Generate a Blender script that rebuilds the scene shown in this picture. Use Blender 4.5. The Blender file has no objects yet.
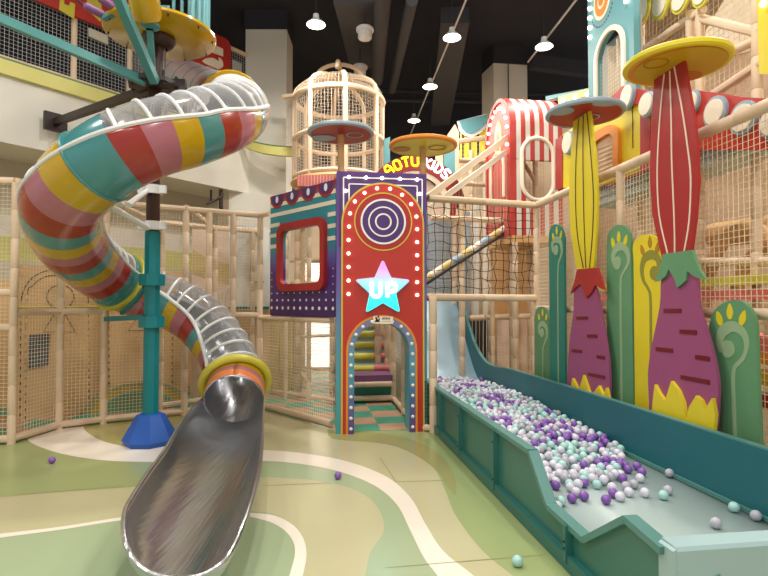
import bpy, math, random
from mathutils import Vector as V, Matrix
import numpy as np
random.seed(7)
S = bpy.context.scene
COL = S.collection
PI = math.pi
FPX = 530.0
PITCH = math.atan(15/530.0)
CAM = V((0, 0, 1.6))
ZV = V((0, 0, 1))

# ------------------------------------------------------------------ measuring
def ray(px, py):
    u = (px-384)/FPX; v = (288-py)/FPX
    return V((u, math.cos(PITCH)-v*math.sin(PITCH), math.sin(PITCH)+v*math.cos(PITCH)))
def P(px, py, Y):
    r = ray(px, py)
    return CAM + r*(Y/r.y)
def G(px, py, z=0.0):
    r = ray(px, py)
    return CAM + r*((z-1.6)/r.z)
def toimg(p):
    d = p-CAM
    y = d.y*math.cos(PITCH)+d.z*math.sin(PITCH); z = -d.y*math.sin(PITCH)+d.z*math.cos(PITCH)
    return 384+FPX*d.x/y, 288-FPX*z/y, y
class Fr:
    """a flat working frame: origin, right, up, outward"""
    def __init__(s, o, u, n=None):
        s.o = V(o); s.u = V(u).normalized(); s.v = ZV.copy()
        s.n = V(n).normalized() if n is not None else V((s.u.y, -s.u.x, 0))
    def __call__(s, a, b, c=0.0): return s.o+s.u*a+s.v*b+s.n*c
    def pix(s, px, py, c=0.0):
        r = ray(px, py)
        t = (s.o+s.n*c-CAM).dot(s.n)/r.dot(s.n)
        q = CAM+r*t-s.o
        return (q.dot(s.u), q.dot(s.v))
    def px(s, pts, c=0.0): return [s.pix(x, y, c) for x, y in pts]
def pitF(c): return Fr((c, 0, 0), (0.1386, -0.990, 0), (-0.990, -0.1386, 0))
def YF(Y): return -Y/0.990            # local a of depth Y on a pitF frame

# ------------------------------------------------------------------ materials
def lin(c):
    return tuple(((v/255)/12.92 if v/255 <= .04045 else ((v/255+.055)/1.055)**2.4) for v in c)
MATS = {}
def mat(name, c, rough=.5, metal=0, emit=0, var=.06, scale=6.0, spec=.5, coat=0, bump=0, bscale=60):
    m = bpy.data.materials.new(name); m.use_nodes = True
    nt = m.node_tree; b = nt.nodes['Principled BSDF']
    L = lin(c)
    b.inputs['Roughness'].default_value = rough; b.inputs['Metallic'].default_value = metal
    b.inputs['Specular IOR Level'].default_value = spec
    b.inputs['Coat Weight'].default_value = coat; b.inputs['Coat Roughness'].default_value = .12
    tc = nt.nodes.new('ShaderNodeTexCoord')
    if emit:
        b.inputs['Base Color'].default_value = (*L, 1)
        b.inputs['Emission Color'].default_value = (*L, 1); b.inputs['Emission Strength'].default_value = emit
    else:
        n = nt.nodes.new('ShaderNodeTexNoise'); n.inputs['Scale'].default_value = scale; n.inputs['Detail'].default_value = 4
        nt.links.new(tc.outputs['Object'], n.inputs['Vector'])
        mx = nt.nodes.new('ShaderNodeMix'); mx.data_type = 'RGBA'
        mx.inputs[6].default_value = (*[v*(1-var) for v in L], 1)
        mx.inputs[7].default_value = (*[min(1, v*(1+var)) for v in L], 1)
        nt.links.new(n.outputs['Fac'], mx.inputs[0]); nt.links.new(mx.outputs[2], b.inputs['Base Color'])
    if bump:
        n2 = nt.nodes.new('ShaderNodeTexNoise'); n2.inputs['Scale'].default_value = bscale; n2.inputs['Detail'].default_value = 5
        nt.links.new(tc.outputs['Object'], n2.inputs['Vector'])
        bp = nt.nodes.new('ShaderNodeBump'); bp.inputs['Strength'].default_value = bump; bp.inputs['Distance'].default_value = .01
        nt.links.new(n2.outputs['Fac'], bp.inputs['Height']); nt.links.new(bp.outputs['Normal'], b.inputs['Normal'])
    MATS[name] = m
    return m
def ramp_z(name, stops, z0, z1, rough=.4, emit=0):
    """paint that changes colour with height (printed gradient)"""
    m = bpy.data.materials.new(name); m.use_nodes = True; nt = m.node_tree; b = nt.nodes['Principled BSDF']
    b.inputs['Roughness'].default_value = rough
    g = nt.nodes.new('ShaderNodeNewGeometry'); sp = nt.nodes.new('ShaderNodeSeparateXYZ')
    nt.links.new(g.outputs['Position'], sp.inputs[0])
    mr = nt.nodes.new('ShaderNodeMapRange'); mr.inputs[1].default_value = z0; mr.inputs[2].default_value = z1
    nt.links.new(sp.outputs['Z'], mr.inputs[0])
    r = nt.nodes.new('ShaderNodeValToRGB'); e = r.color_ramp.elements
    while len(e) > 1: e.remove(e[-1])
    for i, (t, c) in enumerate(stops):
        el = e[0] if i == 0 else e.new(t)
        el.position = t; el.color = (*lin(c), 1)
    nt.links.new(mr.outputs[0], r.inputs[0]); nt.links.new(r.outputs[0], b.inputs['Base Color'])
    if emit:
        nt.links.new(r.outputs[0], b.inputs['Emission Color']); b.inputs['Emission Strength'].default_value = emit
    MATS[name] = m
    return m
mat('red', (168, 38, 36), .5); mat('bright_red', (186, 50, 40), .5); mat('dark_red', (110, 16, 24), .5)
mat('yellow', (226, 206, 40), .45); mat('gold', (200, 160, 10), .4); mat('orange', (226, 140, 40), .45); mat('amber', (214, 186, 60), .4)
mat('purple', (78, 44, 112), .45); mat('magenta', (156, 76, 118), .5); mat('plum', (116, 50, 82), .5)
mat('leaf_green', (98, 150, 108), .5); mat('sea_green', (36, 128, 112), .5); mat('pale_leaf', (150, 178, 138), .5); mat('moss', (94, 138, 92), .5)
mat('olive', (142, 138, 52), .5); mat('brown_gold', (176, 128, 20), .5)
mat('teal_paint', (96, 172, 176), .42); mat('pole_teal', (0, 122, 130), .4); mat('base_blue', (28, 84, 170), .55)
mat('sky_teal', (98, 156, 162), .5); mat('beam_teal', (72, 138, 136), .35)
mat('white', (238, 236, 230), .4); mat('cream', (240, 226, 204), .5); mat('off_white', (214, 208, 198), .5); mat('white_metal', (225, 226, 226), .3)
mat('grey_blue', (150, 168, 182), .5); mat('lavender', (150, 150, 200), .5)
mat('black', (14, 14, 16), .6); mat('coral', (186, 84, 74), .5); mat('patch_orange', (190, 112, 8), .45); mat('ceiling_black', (58, 58, 64), .9, spec=.1); mat('duct_dark', (54, 54, 60), .7); mat('dark_net', (60, 46, 36), .8)
mat('brown_steel', (58, 34, 26), .35, .2); mat('steel_dark', (46, 32, 30), .45)
mat('wood_foam', (226, 200, 170), .6, var=.1, scale=3, bump=.15, bscale=25); mat('pale_foam', (238, 216, 188), .6, var=.06, scale=3)
mat('wood_tan', (214, 168, 112), .6, var=.1); mat('net_white', (232, 214, 184), .8); mat('net_tan', (214, 194, 164), .8); mat('net_silver', (206, 206, 210), .7); mat('cage_net', (196, 182, 160), .8)
mat('ply', (222, 182, 130), .6, var=.08, scale=2); mat('beige', (226, 204, 174), .75, var=.05, scale=.8); mat('beige_dark', (212, 180, 148), .8, var=.12, scale=1.5)
mat('wall_white', (226, 222, 210), .8, var=.03, scale=1); mat('soffit', (198, 190, 170), .85, var=.05, scale=1)
mat('fascia_yellow', (222, 214, 130), .6); mat('pale_sheet', (234, 236, 230), .35)
mat('slide_teal', (66, 134, 136), .24, coat=.4); mat('slide_red', (154, 38, 28), .24, coat=.4)
mat('slide_pink', (172, 102, 116), .24, coat=.4); mat('slide_yellow', (190, 152, 4), .24, coat=.4)
mat('flange_yellow', (214, 204, 70), .35, coat=.3); mat('slide_orange', (226, 128, 70), .25, coat=.5); mat('grey_tube', (196, 194, 190), .22, .15, var=.04, coat=.4)
mat('inner_grey', (110, 108, 106), .4)
mat('pit_green', (44, 110, 104), .38, var=.05); mat('pit_trim', (82, 136, 130), .4, var=.05); mat('pit_panel', (56, 116, 106), .35, var=.06, scale=2)
mat('pit_floor', (168, 186, 184), .32, var=.05, scale=2); mat('pad_teal', (160, 190, 192), .45, var=.04, scale=3, bump=.3, bscale=6); mat('pit_wall_teal', (28, 104, 112), .42, var=.05)
mat('slide_blue', (178, 206, 220), .35, var=.08, scale=1.2)
mat('ball_purple', (138, 92, 178), .35); mat('ball_white', (222, 220, 232), .3); mat('ball_mint', (176, 220, 214), .3); mat('ball_grey', (186, 186, 196), .22)
mat('poster_navy', (62, 78, 98), .5); mat('text_grey', (132, 142, 154), .6); mat('dash', (66, 46, 34), .7)
mat('bulb', (255, 246, 226), emit=5); mat('warm_bulb', (255, 226, 196), emit=5); mat('lamp_glow', (255, 244, 224), emit=14); mat('neon_yellow', (255, 226, 20), emit=2.2)
mat('neon_white', (255, 255, 255), emit=2.5); mat('window_glow', (255, 240, 222), emit=1.8)
mat('acoustic', (206, 206, 204), .6); mat('purple_pad', (130, 84, 130), .5); mat('roll_pink', (226, 120, 112), .5)
mat('mural_yellow', (206, 206, 120), .7); mat('mural_pink', (236, 210, 190), .7); mat('mural_ochre', (214, 190, 122), .7)
ramp_z('tower_edge', [(0, (70, 160, 166)), (.35, (84, 150, 176)), (.6, (110, 90, 170)), (1, (92, 56, 130))], 0, 3.1)
ramp_z('arch_band', [(0, (104, 60, 130)), (.3, (84, 110, 160)), (.6, (86, 160, 176)), (1, (120, 120, 160))], 0, 1.35)
ramp_z('window_board', [(0, (70, 34, 92)), (.36, (78, 44, 116)), (.46, (92, 92, 160)), (.56, (44, 140, 156)), (1, (44, 140, 156))], 1.42, 3.15)
ramp_z('star_glow', [(0, (40, 250, 250)), (.3, (60, 240, 255)), (.55, (150, 200, 255)), (.8, (216, 150, 255)), (1, (216, 120, 255))], 1.5, 2.15, emit=.8)

def special():
    # brushed steel of the slide run-out
    m = mat('steel', (196, 198, 202), .25, 1.0, var=.06, scale=2)
    nt = m.node_tree; b = nt.nodes['Principled BSDF']
    tc = nt.nodes.new('ShaderNodeTexCoord'); mp = nt.nodes.new('ShaderNodeMapping'); mp.inputs['Scale'].default_value = (15, .8, 3)
    n = nt.nodes.new('ShaderNodeTexNoise'); n.inputs['Scale'].default_value = 1.6; n.inputs['Detail'].default_value = 3
    nt.links.new(tc.outputs['Object'], mp.inputs[0]); nt.links.new(mp.outputs[0], n.inputs['Vector'])
    bp = nt.nodes.new('ShaderNodeBump'); bp.inputs['Strength'].default_value = .3; bp.inputs['Distance'].default_value = .02
    nt.links.new(n.outputs['Fac'], bp.inputs['Height']); nt.links.new(bp.outputs['Normal'], b.inputs['Normal'])
    # clear acrylic
    m = bpy.data.materials.new('acrylic'); m.use_nodes = True; nt = m.node_tree; nt.nodes.clear()
    o = nt.nodes.new('ShaderNodeOutputMaterial'); t = nt.nodes.new('ShaderNodeBsdfTransparent'); t.inputs[0].default_value = (.84, .85, .86, 1)
    g = nt.nodes.new('ShaderNodeBsdfPrincipled'); g.inputs['Base Color'].default_value = (.52, .53, .54, 1); g.inputs['Roughness'].default_value = .12
    lw = nt.nodes.new('ShaderNodeLayerWeight'); lw.inputs[0].default_value = .35
    ma = nt.nodes.new('ShaderNodeMath'); ma.operation = 'MULTIPLY_ADD'; ma.inputs[1].default_value = .55; ma.inputs[2].default_value = .18
    mx = nt.nodes.new('ShaderNodeMixShader')
    nt.links.new(lw.outputs['Facing'], ma.inputs[0]); nt.links.new(ma.outputs[0], mx.inputs[0])
    nt.links.new(t.outputs[0], mx.inputs[1]); nt.links.new(g.outputs[0], mx.inputs[2]); nt.links.new(mx.outputs[0], o.inputs[0])
    MATS['acrylic'] = m
    # checkered mats
    m = bpy.data.materials.new('checker_mat'); m.use_nodes = True; nt = m.node_tree; b = nt.nodes['Principled BSDF']; b.inputs['Roughness'].default_value = .5
    tc = nt.nodes.new('ShaderNodeTexCoord'); mp = nt.nodes.new('ShaderNodeMapping'); mp.inputs['Rotation'].default_value = (0, 0, -.14)
    ck = nt.nodes.new('ShaderNodeTexChecker'); ck.inputs['Scale'].default_value = 2.4
    ck.inputs[1].default_value = (*lin((66, 158, 130)), 1); ck.inputs[2].default_value = (*lin((190, 150, 122)), 1)
    nt.links.new(tc.outputs['Object'], mp.inputs[0]); nt.links.new(mp.outputs[0], ck.inputs[0]); nt.links.new(ck.outputs[0], b.inputs['Base Color'])
    MATS['checker_mat'] = m
    for nm, c in (('floor_base', (186, 188, 146)), ('floor_tan', (194, 190, 150)), ('floor_green', (158, 172, 116)), ('floor_grey_green', (166, 184, 146)),
                  ('floor_olive', (176, 168, 106)), ('floor_dark', (158, 158, 102)), ('floor_white', (244, 234, 218))):
        m = mat(nm, c, .24, var=.05, scale=1.1, coat=.15, bump=.12, bscale=1.6)
special()

# ------------------------------------------------------------------ mesh builder
class MB:
    def __init__(s, m=None): s.v = []; s.f = []; s.mi = []; s.sm = []; s.ml = []; s.cur = 0; s.smooth = True; (s.m(m) if m else None)
    def m(s, name):
        if name not in s.ml: s.ml.append(name)
        s.cur = s.ml.index(name); return s
    def face(s, idx): s.f.append(tuple(idx)); s.mi.append(s.cur)
    def add(s, vs):
        n = len(s.v); s.v.extend([V(q) for q in vs]); return n
    def poly(s, pts):
        n = s.add(pts); s.face(range(n, n+len(pts))); return s
    def prism(s, pts, off):
        k = len(pts); off = V(off); n = s.add(pts); s.add([V(q)+off for q in pts])
        s.face(range(n, n+k)); s.face([n+k+i for i in reversed(range(k))])
        for i in range(k):
            j = (i+1) % k; s.face((n+i, n+k+i, n+k+j, n+j))
        return s
    def ring(s, A, B, off, closed=True):
        """band between outline A and outline B, given thickness"""
        k = len(A); off = V(off); n = s.add(A); s.add(B); s.add([V(q)+off for q in A]); s.add([V(q)+off for q in B])
        for i in range(k if closed else k-1):
            j = (i+1) % k
            s.face((n+i, n+j, n+k+j, n+k+i)); s.face((n+2*k+i, n+3*k+i, n+3*k+j, n+2*k+j))
            s.face((n+i, n+2*k+i, n+2*k+j, n+j)); s.face((n+k+i, n+k+j, n+3*k+j, n+3*k+i))
        if not closed:
            for i in (0, k-1): s.face((n+i, n+k+i, n+3*k+i, n+2*k+i))
        return s
    def box(s, c, size, rz=0):
        c = V(c); hx, hy, hz = [q/2 for q in size]; R = Matrix.Rotation(rz, 3, 'Z')
        return s.prism([c+R@V((a, b, -hz)) for a, b in ((-hx, -hy), (hx, -hy), (hx, hy), (-hx, hy))], (0, 0, 2*hz))
    def bar(s, p, q, w, h=None):
        p = V(p); q = V(q); h = h or w; t = (q-p).normalized()
        up = ZV if abs(t.z) < .95 else V((0, 1, 0))
        a = t.cross(up).normalized(); b = a.cross(t).normalized()
        return s.prism([p+a*x*w/2+b*y*h/2 for x, y in ((-1, -1), (1, -1), (1, 1), (-1, 1))], q-p)
    def tube(s, path, r, seg=10, closed=False, caps=True):
        path = [V(q) for q in path]; k = len(path)
        rr = r if isinstance(r, (list, tuple)) else [r]*k
        nv = None; rings = []
        for i in range(k):
            a = path[(i-1) % k] if (i or closed) else path[0]; b = path[(i+1) % k] if (i < k-1 or closed) else path[-1]
            t = (b-a).normalized() if (b-a).length > 1e-9 else ZV
            if nv is None:
                nv = t.cross(ZV if abs(t.z) < .9 else V((1, 0, 0))).normalized()
            nv = (nv-t*nv.dot(t)).normalized(); bn = t.cross(nv)
            rings.append(s.add([path[i]+(nv*math.cos(2*PI*j/seg)+bn*math.sin(2*PI*j/seg))*rr[i] for j in range(seg)]))
        for i in range(k if closed else k-1):
            A = rings[i]; B = rings[(i+1) % k]
            for j in range(seg):
                l = (j+1) % seg; s.face((A+j, A+l, B+l, B+j))
        if caps and not closed:
            s.face([rings[0]+j for j in reversed(range(seg))]); s.face([rings[-1]+j for j in range(seg)])
        return s
    def pad(s, p, q, r=.045, seam=.32, seg=9):
        """foam sleeve pole with pinched seams"""
        p = V(p); q = V(q); L = (q-p).length; n = max(1, int(L/seam)); path = []; rr = []
        for i in range(n+1):
            t = i/n
            if i > 0: path.append(p.lerp(q, t-.018/L)); rr.append(r)
            if 0 < i < n: path.append(p.lerp(q, t)); rr.append(r*.84)
            if i < n: path.append(p.lerp(q, t+(.018/L if i else 0))); rr.append(r)
        return s.tube(path, rr, seg)
    def lathe(s, c, prof, seg=32, axis=None):
        c = V(c); ax = (axis or ZV).normalized(); a = ax.cross(V((0, 1, 0)) if abs(ax.y) < .9 else V((1, 0, 0))).normalized(); b = ax.cross(a)
        rings = [s.add([c+(a*math.cos(2*PI*j/seg)+b*math.sin(2*PI*j/seg))*max(r, 1e-4)+ax*z for j in range(seg)]) for r, z in prof]
        for A, B in zip(rings, rings[1:]):
            for j in range(seg):
                l = (j+1) % seg; s.face((A+j, A+l, B+l, B+j))
        return s
    def ball(s, c, r, seg=12, sq=(1, 1, 1)):
        c = V(c); n0 = len(s.v)
        s.lathe((0, 0, 0), [(r*math.sin(PI*i/(seg//2)), -r*math.cos(PI*i/(seg//2))) for i in range(seg//2+1)], seg)
        for i in range(n0, len(s.v)): s.v[i] = V((s.v[i].x*sq[0], s.v[i].y*sq[1], s.v[i].z*sq[2]))+c
        return s
    def net(s, a, b, c, d, cell=.045, r=.003, cu=None, cv=None):
        """knotted net in the quad a-b-c-d (a,b bottom; c,d top)"""
        a, b, c, d = V(a), V(b), V(c), V(d)
        nu = cu or max(1, round((b-a).length/cell)); nv = cv or max(1, round((d-a).length/cell))
        n = (b-a).cross(d-a).normalized()
        def st(p, q):
            t = (q-p).normalized(); w = t.cross(n)*r
            k = s.add([p-w, p+w, p+n*r*1.3, q-w, q+w, q+n*r*1.3])
            s.face((k, k+1, k+4, k+3)); s.face((k+1, k+2, k+5, k+4)); s.face((k+2, k, k+3, k+5))
        for i in range(nu+1): st(a.lerp(b, i/nu), d.lerp(c, i/nu))
        for j in range(nv+1): st(a.lerp(d, j/nv), b.lerp(c, j/nv))
        return s
    def build(s, name, parent=None, smooth=40, **props):
        me = bpy.data.meshes.new(name)
        if parent is not None:
            off = V((0, 0, 0)); p = parent
            while p: off += p.location; p = p.parent
        else:
            xs = [q.x for q in s.v]; ys = [q.y for q in s.v]; off = V(((min(xs)+max(xs))/2, (min(ys)+max(ys))/2, min(q.z for q in s.v)))
        me.from_pydata([tuple(q-off) for q in s.v], [], s.f)
        for n in s.ml: me.materials.append(MATS[n])
        me.polygons.foreach_set('material_index', s.mi)
        me.update()
        if smooth:
            me.polygons.foreach_set('use_smooth', [True]*len(s.f)); me.set_sharp_from_angle(angle=math.radians(smooth))
        o = bpy.data.objects.new(name, me); COL.objects.link(o)
        if parent is not None: o.parent = parent
        else: o.location = off
        for k, v in props.items(): o[k] = v
        return o
def tag(o, label, cat, group=None):
    o['label'] = label; o['category'] = cat
    if group: o['group'] = group
    return o
def thing(name, label, cat, loc, group=None):
    o = bpy.data.objects.new(name, None); o.empty_display_size = .1; COL.objects.link(o); o.location = V(loc)
    return tag(o, label, cat, group)
def struct(mb, name, smooth=40): return mb.build(name, smooth=smooth, kind='structure')
def cat(pts, n=8, closed=False):
    """Catmull-Rom through points of any dimension"""
    k = len(pts); out = []; D = len(pts[0])
    g = lambda i: pts[i % k] if closed else pts[max(0, min(k-1, i))]
    for i in range(k if closed else k-1):
        a, b, c, d = g(i-1), g(i), g(i+1), g(i+2)
        for j in range(n):
            t = j/n
            out.append(tuple(.5*(2*b[e]+(c[e]-a[e])*t+(2*a[e]-5*b[e]+4*c[e]-d[e])*t*t+(3*b[e]-a[e]-3*c[e]+d[e])*t**3) for e in range(D)))
    if not closed: out.append(tuple(pts[-1]))
    return out
def circ(c, r, n=32, a0=0, a1=2*PI, ry=None):
    full = abs(a1-a0-2*PI) < 1e-6
    return [(c[0]+r*math.cos(a0+(a1-a0)*i/(n if full else n-1)), c[1]+(ry or r)*math.sin(a0+(a1-a0)*i/(n if full else n-1))) for i in range(n)]
def ribbon(path, w):
    """outline of a stroke; w number or list"""
    k = len(path); ww = w if isinstance(w, (list, tuple)) else [w]*k; L = []; R = []
    for i in range(k):
        a = path[max(0, i-1)]; b = path[min(k-1, i+1)]; dx, dy = b[0]-a[0], b[1]-a[1]; q = math.hypot(dx, dy) or 1
        L.append((path[i][0]-dy/q*ww[i]/2, path[i][1]+dx/q*ww[i]/2)); R.append((path[i][0]+dy/q*ww[i]/2, path[i][1]-dx/q*ww[i]/2))
    return L, R
def stroke(mb, F, path, w, c0, th):
    L, R = ribbon(path, w)
    mb.ring([F(x, y, c0) for x, y in L], [F(x, y, c0) for x, y in R], F.n*th, closed=False)
def flat(mb, F, pts, c0, th): mb.prism([F(x, y, c0) for x, y in pts], F.n*th)

# ------------------------------------------------------------------ camera, render
cd = bpy.data.cameras.new('camera'); cam = bpy.data.objects.new('camera', cd); COL.objects.link(cam)
cam.location = CAM; cam.rotation_euler = (PI/2+PITCH, 0, 0); cd.sensor_width = 36; cd.lens = FPX/768*36; cd.clip_end = 200
S.camera = cam
S.view_settings.view_transform = 'Standard'; S.view_settings.look = 'None'; S.view_settings.gamma = 1; S.view_settings.use_curve_mapping = False
S.view_settings.exposure = 0.0
w = bpy.data.worlds.new('hall_light'); S.world = w; w.use_nodes = True
bg = w.node_tree.nodes['Background']; bg.inputs[0].default_value = (1, .97, .93, 1); bg.inputs[1].default_value = .62

# ------------------------------------------------------------------ fence corner points (metres)
A0 = V((-6.2, 5.7, 0)); A1 = V((-4.23, 6.06, 0)); A2 = V((-4.13, 6.77, 0)); A3 = V((-3.72, 7.07, 0)); A4 = V((-2.85, 7.6, 0)); A5 = V((-1.9, 8.12, 0)); A6 = V((-.66, 6.82, 0))
TW = Fr((-.585, 6.52, 0), (.9906, .1368, 0))
TWD = V((.1368*-1, .9906, 0))

# ------------------------------------------------------------------ floor
def floor():
    mb = MB('floor_tan'); mb.prism([(-9, -3, -.1), (8, -3, -.1), (8, 17, -.1), (-9, 17, -.1)], (0, 0, .1))
    def lay(m, pts, k, n=6, smooth=True):
        q = cat(pts, n, True) if smooth else pts
        mb.m(m).poly([G(x, y)+V((0, 0, .0006*k)) for x, y in q])
    lay('floor_green', [(-260, 470), (-100, 440), (0, 425), (120, 415), (225, 420), (215, 465), (180, 482), (60, 492), (0, 496), (-100, 506), (-260, 530)], 1)
    lay('floor_grey_green', [(-300, 560), (-100, 542), (0, 534), (60, 527), (125, 517), (200, 510), (262, 512), (286, 522), (300, 545), (296, 572), (280, 640), (240, 900), (-900, 900)], 1)
    # green area on the right side
    lay('floor_green', [(334, 436), (380, 440), (412, 450), (434, 468), (446, 492), (456, 516), (480, 548), (508, 572), (560, 610), (700, 700), (760, 640), (640, 600), (520, 510), (440, 430), (400, 424), (334, 426)], 1)
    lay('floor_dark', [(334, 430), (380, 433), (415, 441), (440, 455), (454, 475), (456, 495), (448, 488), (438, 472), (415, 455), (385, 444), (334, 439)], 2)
    lay('floor_grey_green', [(215, 462), (240, 457), (310, 464), (350, 474), (385, 492), (410, 522), (430, 560), (450, 600), (370, 620), (368, 560), (384, 530), (375, 504), (350, 488), (310, 480), (262, 477), (222, 476)], 1)
    # ribbons of pale colour
    def band(up, lo, m='floor_white', k=3):
        mb.m(m); A = cat(up, 8); B = cat(lo, 8)
        for i in range(len(A)-1):
            mb.poly([G(*q)+V((0, 0, .0006*k)) for q in (A[i], B[i], B[i+1], A[i+1])])
    band([(150, 447), (200, 448), (260, 450), (300, 453), (345, 461), (385, 476), (410, 497), (426, 525), (444, 552), (476, 578), (520, 620)],
         [(150, 462), (200, 461), (260, 461), (300, 464), (340, 472), (375, 486), (397, 505), (410, 530), (424, 558), (440, 580), (470, 630)])
    lay('floor_white', [(27, 438), (60, 424), (110, 415), (180, 412), (240, 430), (240, 452), (200, 461), (150, 462), (100, 460), (55, 452)], 2)
    lay('floor_olive', [(84, 426), (110, 416), (160, 408), (200, 420), (190, 440), (150, 447), (118, 445), (96, 438)], 3)
    band([(-120, 548), (-40, 540), (0, 534), (60, 527), (125, 517), (190, 511)], [(-120, 553), (-40, 544), (0, 538), (60, 530), (125, 520), (190, 513)])
    band([(250, 513), (275, 516), (296, 528), (306, 548), (303, 575), (285, 640)], [(250, 517), (272, 523), (288, 534), (295, 550), (290, 574), (270, 640)])
    # joints between the soft floor sheets
    mb.m('floor_dark')
    for a, b in (((380, 458), (396, 482)), ((262, 486), (330, 483)), ((0, 497), (122, 486)), ((385, 568), (545, 555)), ((396, 482), (462, 480))):
        p, q = G(*a), G(*b); t = (q-p).normalized().cross(ZV)*.004; e = V((0, 0, .0024))
        mb.poly([p-t+e, p+t+e, q+t+e, q-t+e])
    # checkered mats behind the fences
    e = V((0, 0, .0035)); mb.m('checker_mat')
    mb.poly([A0+e, A1+e, A2+e, A3+e, A4+e, A5+e, A6+e, TW(0, 0, -.1)+e, TW(1.15, 0, -.1)+e, V((.4, 10, .0035)), V((.4, 13, .0035)), V((-8, 13, .0035)), V((-8, 5.6, .0035))])
    struct(mb, 'floor')
floor()

# ------------------------------------------------------------------ shell of the hall
ME = Fr((-10.46, 0, 0), (.59, .808, 0), (.808, -.59, 0))    # front of the upper floor on the left
def MEa(Y): return Y/.808
def shell():
    mb = MB('ceiling_black').box((0, 7, 7.6), (24, 24, .1)); struct(mb, 'ceiling')
    # far wall: beige below, black above
    n = (.14, -.99, 0)
    mb = MB('beige'); F = Fr((-9, 13.6, 0), (.99, .14, 0))
    flat(mb, F, [(0, 0), (17, 0), (17, 4.4), (0, 4.4)], -.1, .1); mb.m('ceiling_black'); flat(mb, F, [(0, 4.4), (17, 4.4), (17, 7.6), (0, 7.6)], -.1, .1)
    struct(mb, 'wall_back')
    R = pitF(6.4); mb = MB('beige_dark'); flat(mb, R, [(YF(10.5), 0), (YF(-1), 0), (YF(-1), 7.5), (YF(10.5), 7.5)], -.1, .1)
    mb.m('beige_dark'); flat(mb, R, [(YF(14.6), 0), (YF(10.5), 0), (YF(10.5), 4.4), (YF(14.6), 4.4)], -.1, .1); struct(mb, 'wall_right')
    # recessed wall behind the left enclosure with painted bands
    L = Fr((-11.7, 0, 0), (.59, .808, 0), (.808, -.59, 0)); a0, a1 = MEa(4), MEa(11.2)
    mb = MB()
    for z0, z1, m in ((0, 1.95, 'ply'), (1.95, 2.25, 'soffit'), (2.25, 2.62, 'mural_yellow'), (2.62, 2.95, 'wall_white'), (2.95, 4.0, 'soffit')):
        mb.m(m); flat(mb, L, [(a0, z0), (a1, z0), (a1, z1), (a0, z1)], -.1, .1)
    struct(mb, 'wall_left')
    # bulkhead of the upper floor
    mb = MB('wall_white'); flat(mb, ME, [(MEa(4), 3.8), (MEa(10.72), 3.8), (MEa(10.72), 4.78), (MEa(4), 4.78)], -1.9, 1.9); struct(mb, 'trim_1')
    mb = MB('fascia_yellow'); flat(mb, ME, [(MEa(4), 4.72), (MEa(10.5), 4.72), (MEa(10.5), 4.92), (MEa(4), 4.92)], 0.002, .07)
    mb.m('moss'); flat(mb, ME, [(MEa(4), 4.92), (MEa(10.5), 4.92), (MEa(10.5), 4.95), (MEa(4), 4.95)], -1.2, 1.26)
    struct(mb, 'trim_2')
    U = Fr((-14.5, 0, 0), (.59, .808, 0), (.808, -.59, 0)); mb = MB('ceiling_black'); flat(mb, U, [(MEa(3), 4.8), (MEa(13.4), 4.8), (MEa(13.4), 7.55), (MEa(3), 7.55)], -.1, .1); struct(mb, 'dark_backing_upper_left')  # black backing added for the darkness beyond the upper railing
    # white pillar and wall left of the middle
    p = P(228, 300, 10.45); q = P(284, 300, 10.45)
    mb = MB('wall_white'); mb.prism([(p.x, 10.45, 0), (q.x, 10.62, 0), (q.x, 11.1, 0), (p.x, 11.1, 0)], (0, 0, 3.8)); struct(mb, 'wall_middle_left')
    p = P(243, 300, 10.55); mb = MB('wall_white'); mb.prism([(p.x, 10.6, 3.79), (q.x, 10.6, 3.79), (q.x, 11.3, 3.79), (p.x, 11.3, 3.79)], (0, 0, 3.37))
    mb.m('ceiling_black').prism([(p.x-.02, 10.58, 7.15), (q.x+.02, 10.58, 7.15), (q.x+.02, 11.3, 7.15), (p.x-.02, 11.3, 7.15)], (0, 0, .4)); struct(mb, 'wall_pillar_left')
    a, b, c = P(483, 300, 12.6), P(495, 300, 12), P(529, 300, 12.1)
    mb = MB('wall_white'); base = [V((a.x, a.y, 0)), V((b.x, b.y, 0)), V((c.x, c.y, 0)), V((c.x-.1, c.y+.7, 0))]
    mb.prism(base, (0, 0, 7.1)); mb.m('ceiling_black').prism([q+V((0, 0, 7.1)) for q in base], (0, 0, .45))
    mb.m('duct_dark').bar(V((b.x+.33, b.y-.02, 4)), V((b.x+.33, b.y-.02, 7.1)), .02); struct(mb, 'wall_pillar_right')
    # bright openings
    for i, (x0, x1, y0, y1, Y) in enumerate(((304, 336, 262, 368, 12.6), (486, 506, 244, 300, 13.1), (440, 466, 228, 300, 13.2))):
        F = Fr(P(x0, 300, Y), (.99, .14, 0)); q = F.px([(x0, y1), (x1, y1), (x1, y0), (x0, y0)])
        F.o.z = 0; q = F.px([(x0, y1), (x1, y1), (x1, y0), (x0, y0)])
        mb = MB('window_glow'); flat(mb, F, q, 0, .02); mb.m('wood_foam')
        for k in range(4): mb.bar(F(*q[k], .03), F(*q[(k+1) % 4], .03), .06)
        struct(mb, 'window_%d' % (i+1))
    mb = MB('duct_dark')
    for a, b, r in (((384, -20, 7.3), (377, 80, 11), .13), ((412, 0, 7.6), (392, 90, 12), .09), ((280, 98, 13.3), (600, 104, 13.4), .05), ((280, 88, 13.3), (600, 96, 13.4), .04)):
        mb.tube([P(*a), P(*b)], r, 10)
    struct(mb, 'trim_3')
    mb = MB('duct_dark'); mb.bar(P(356, -10, 8), P(366, 60, 11.5), .7, .35); mb.bar(P(455, 15, 9.2), P(440, 120, 14), .5, .3)
    mb.bar(P(530, 62, 12), P(600, 72, 12.5), .2, .3)
    struct(mb, 'trim_4')
shell()

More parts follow.
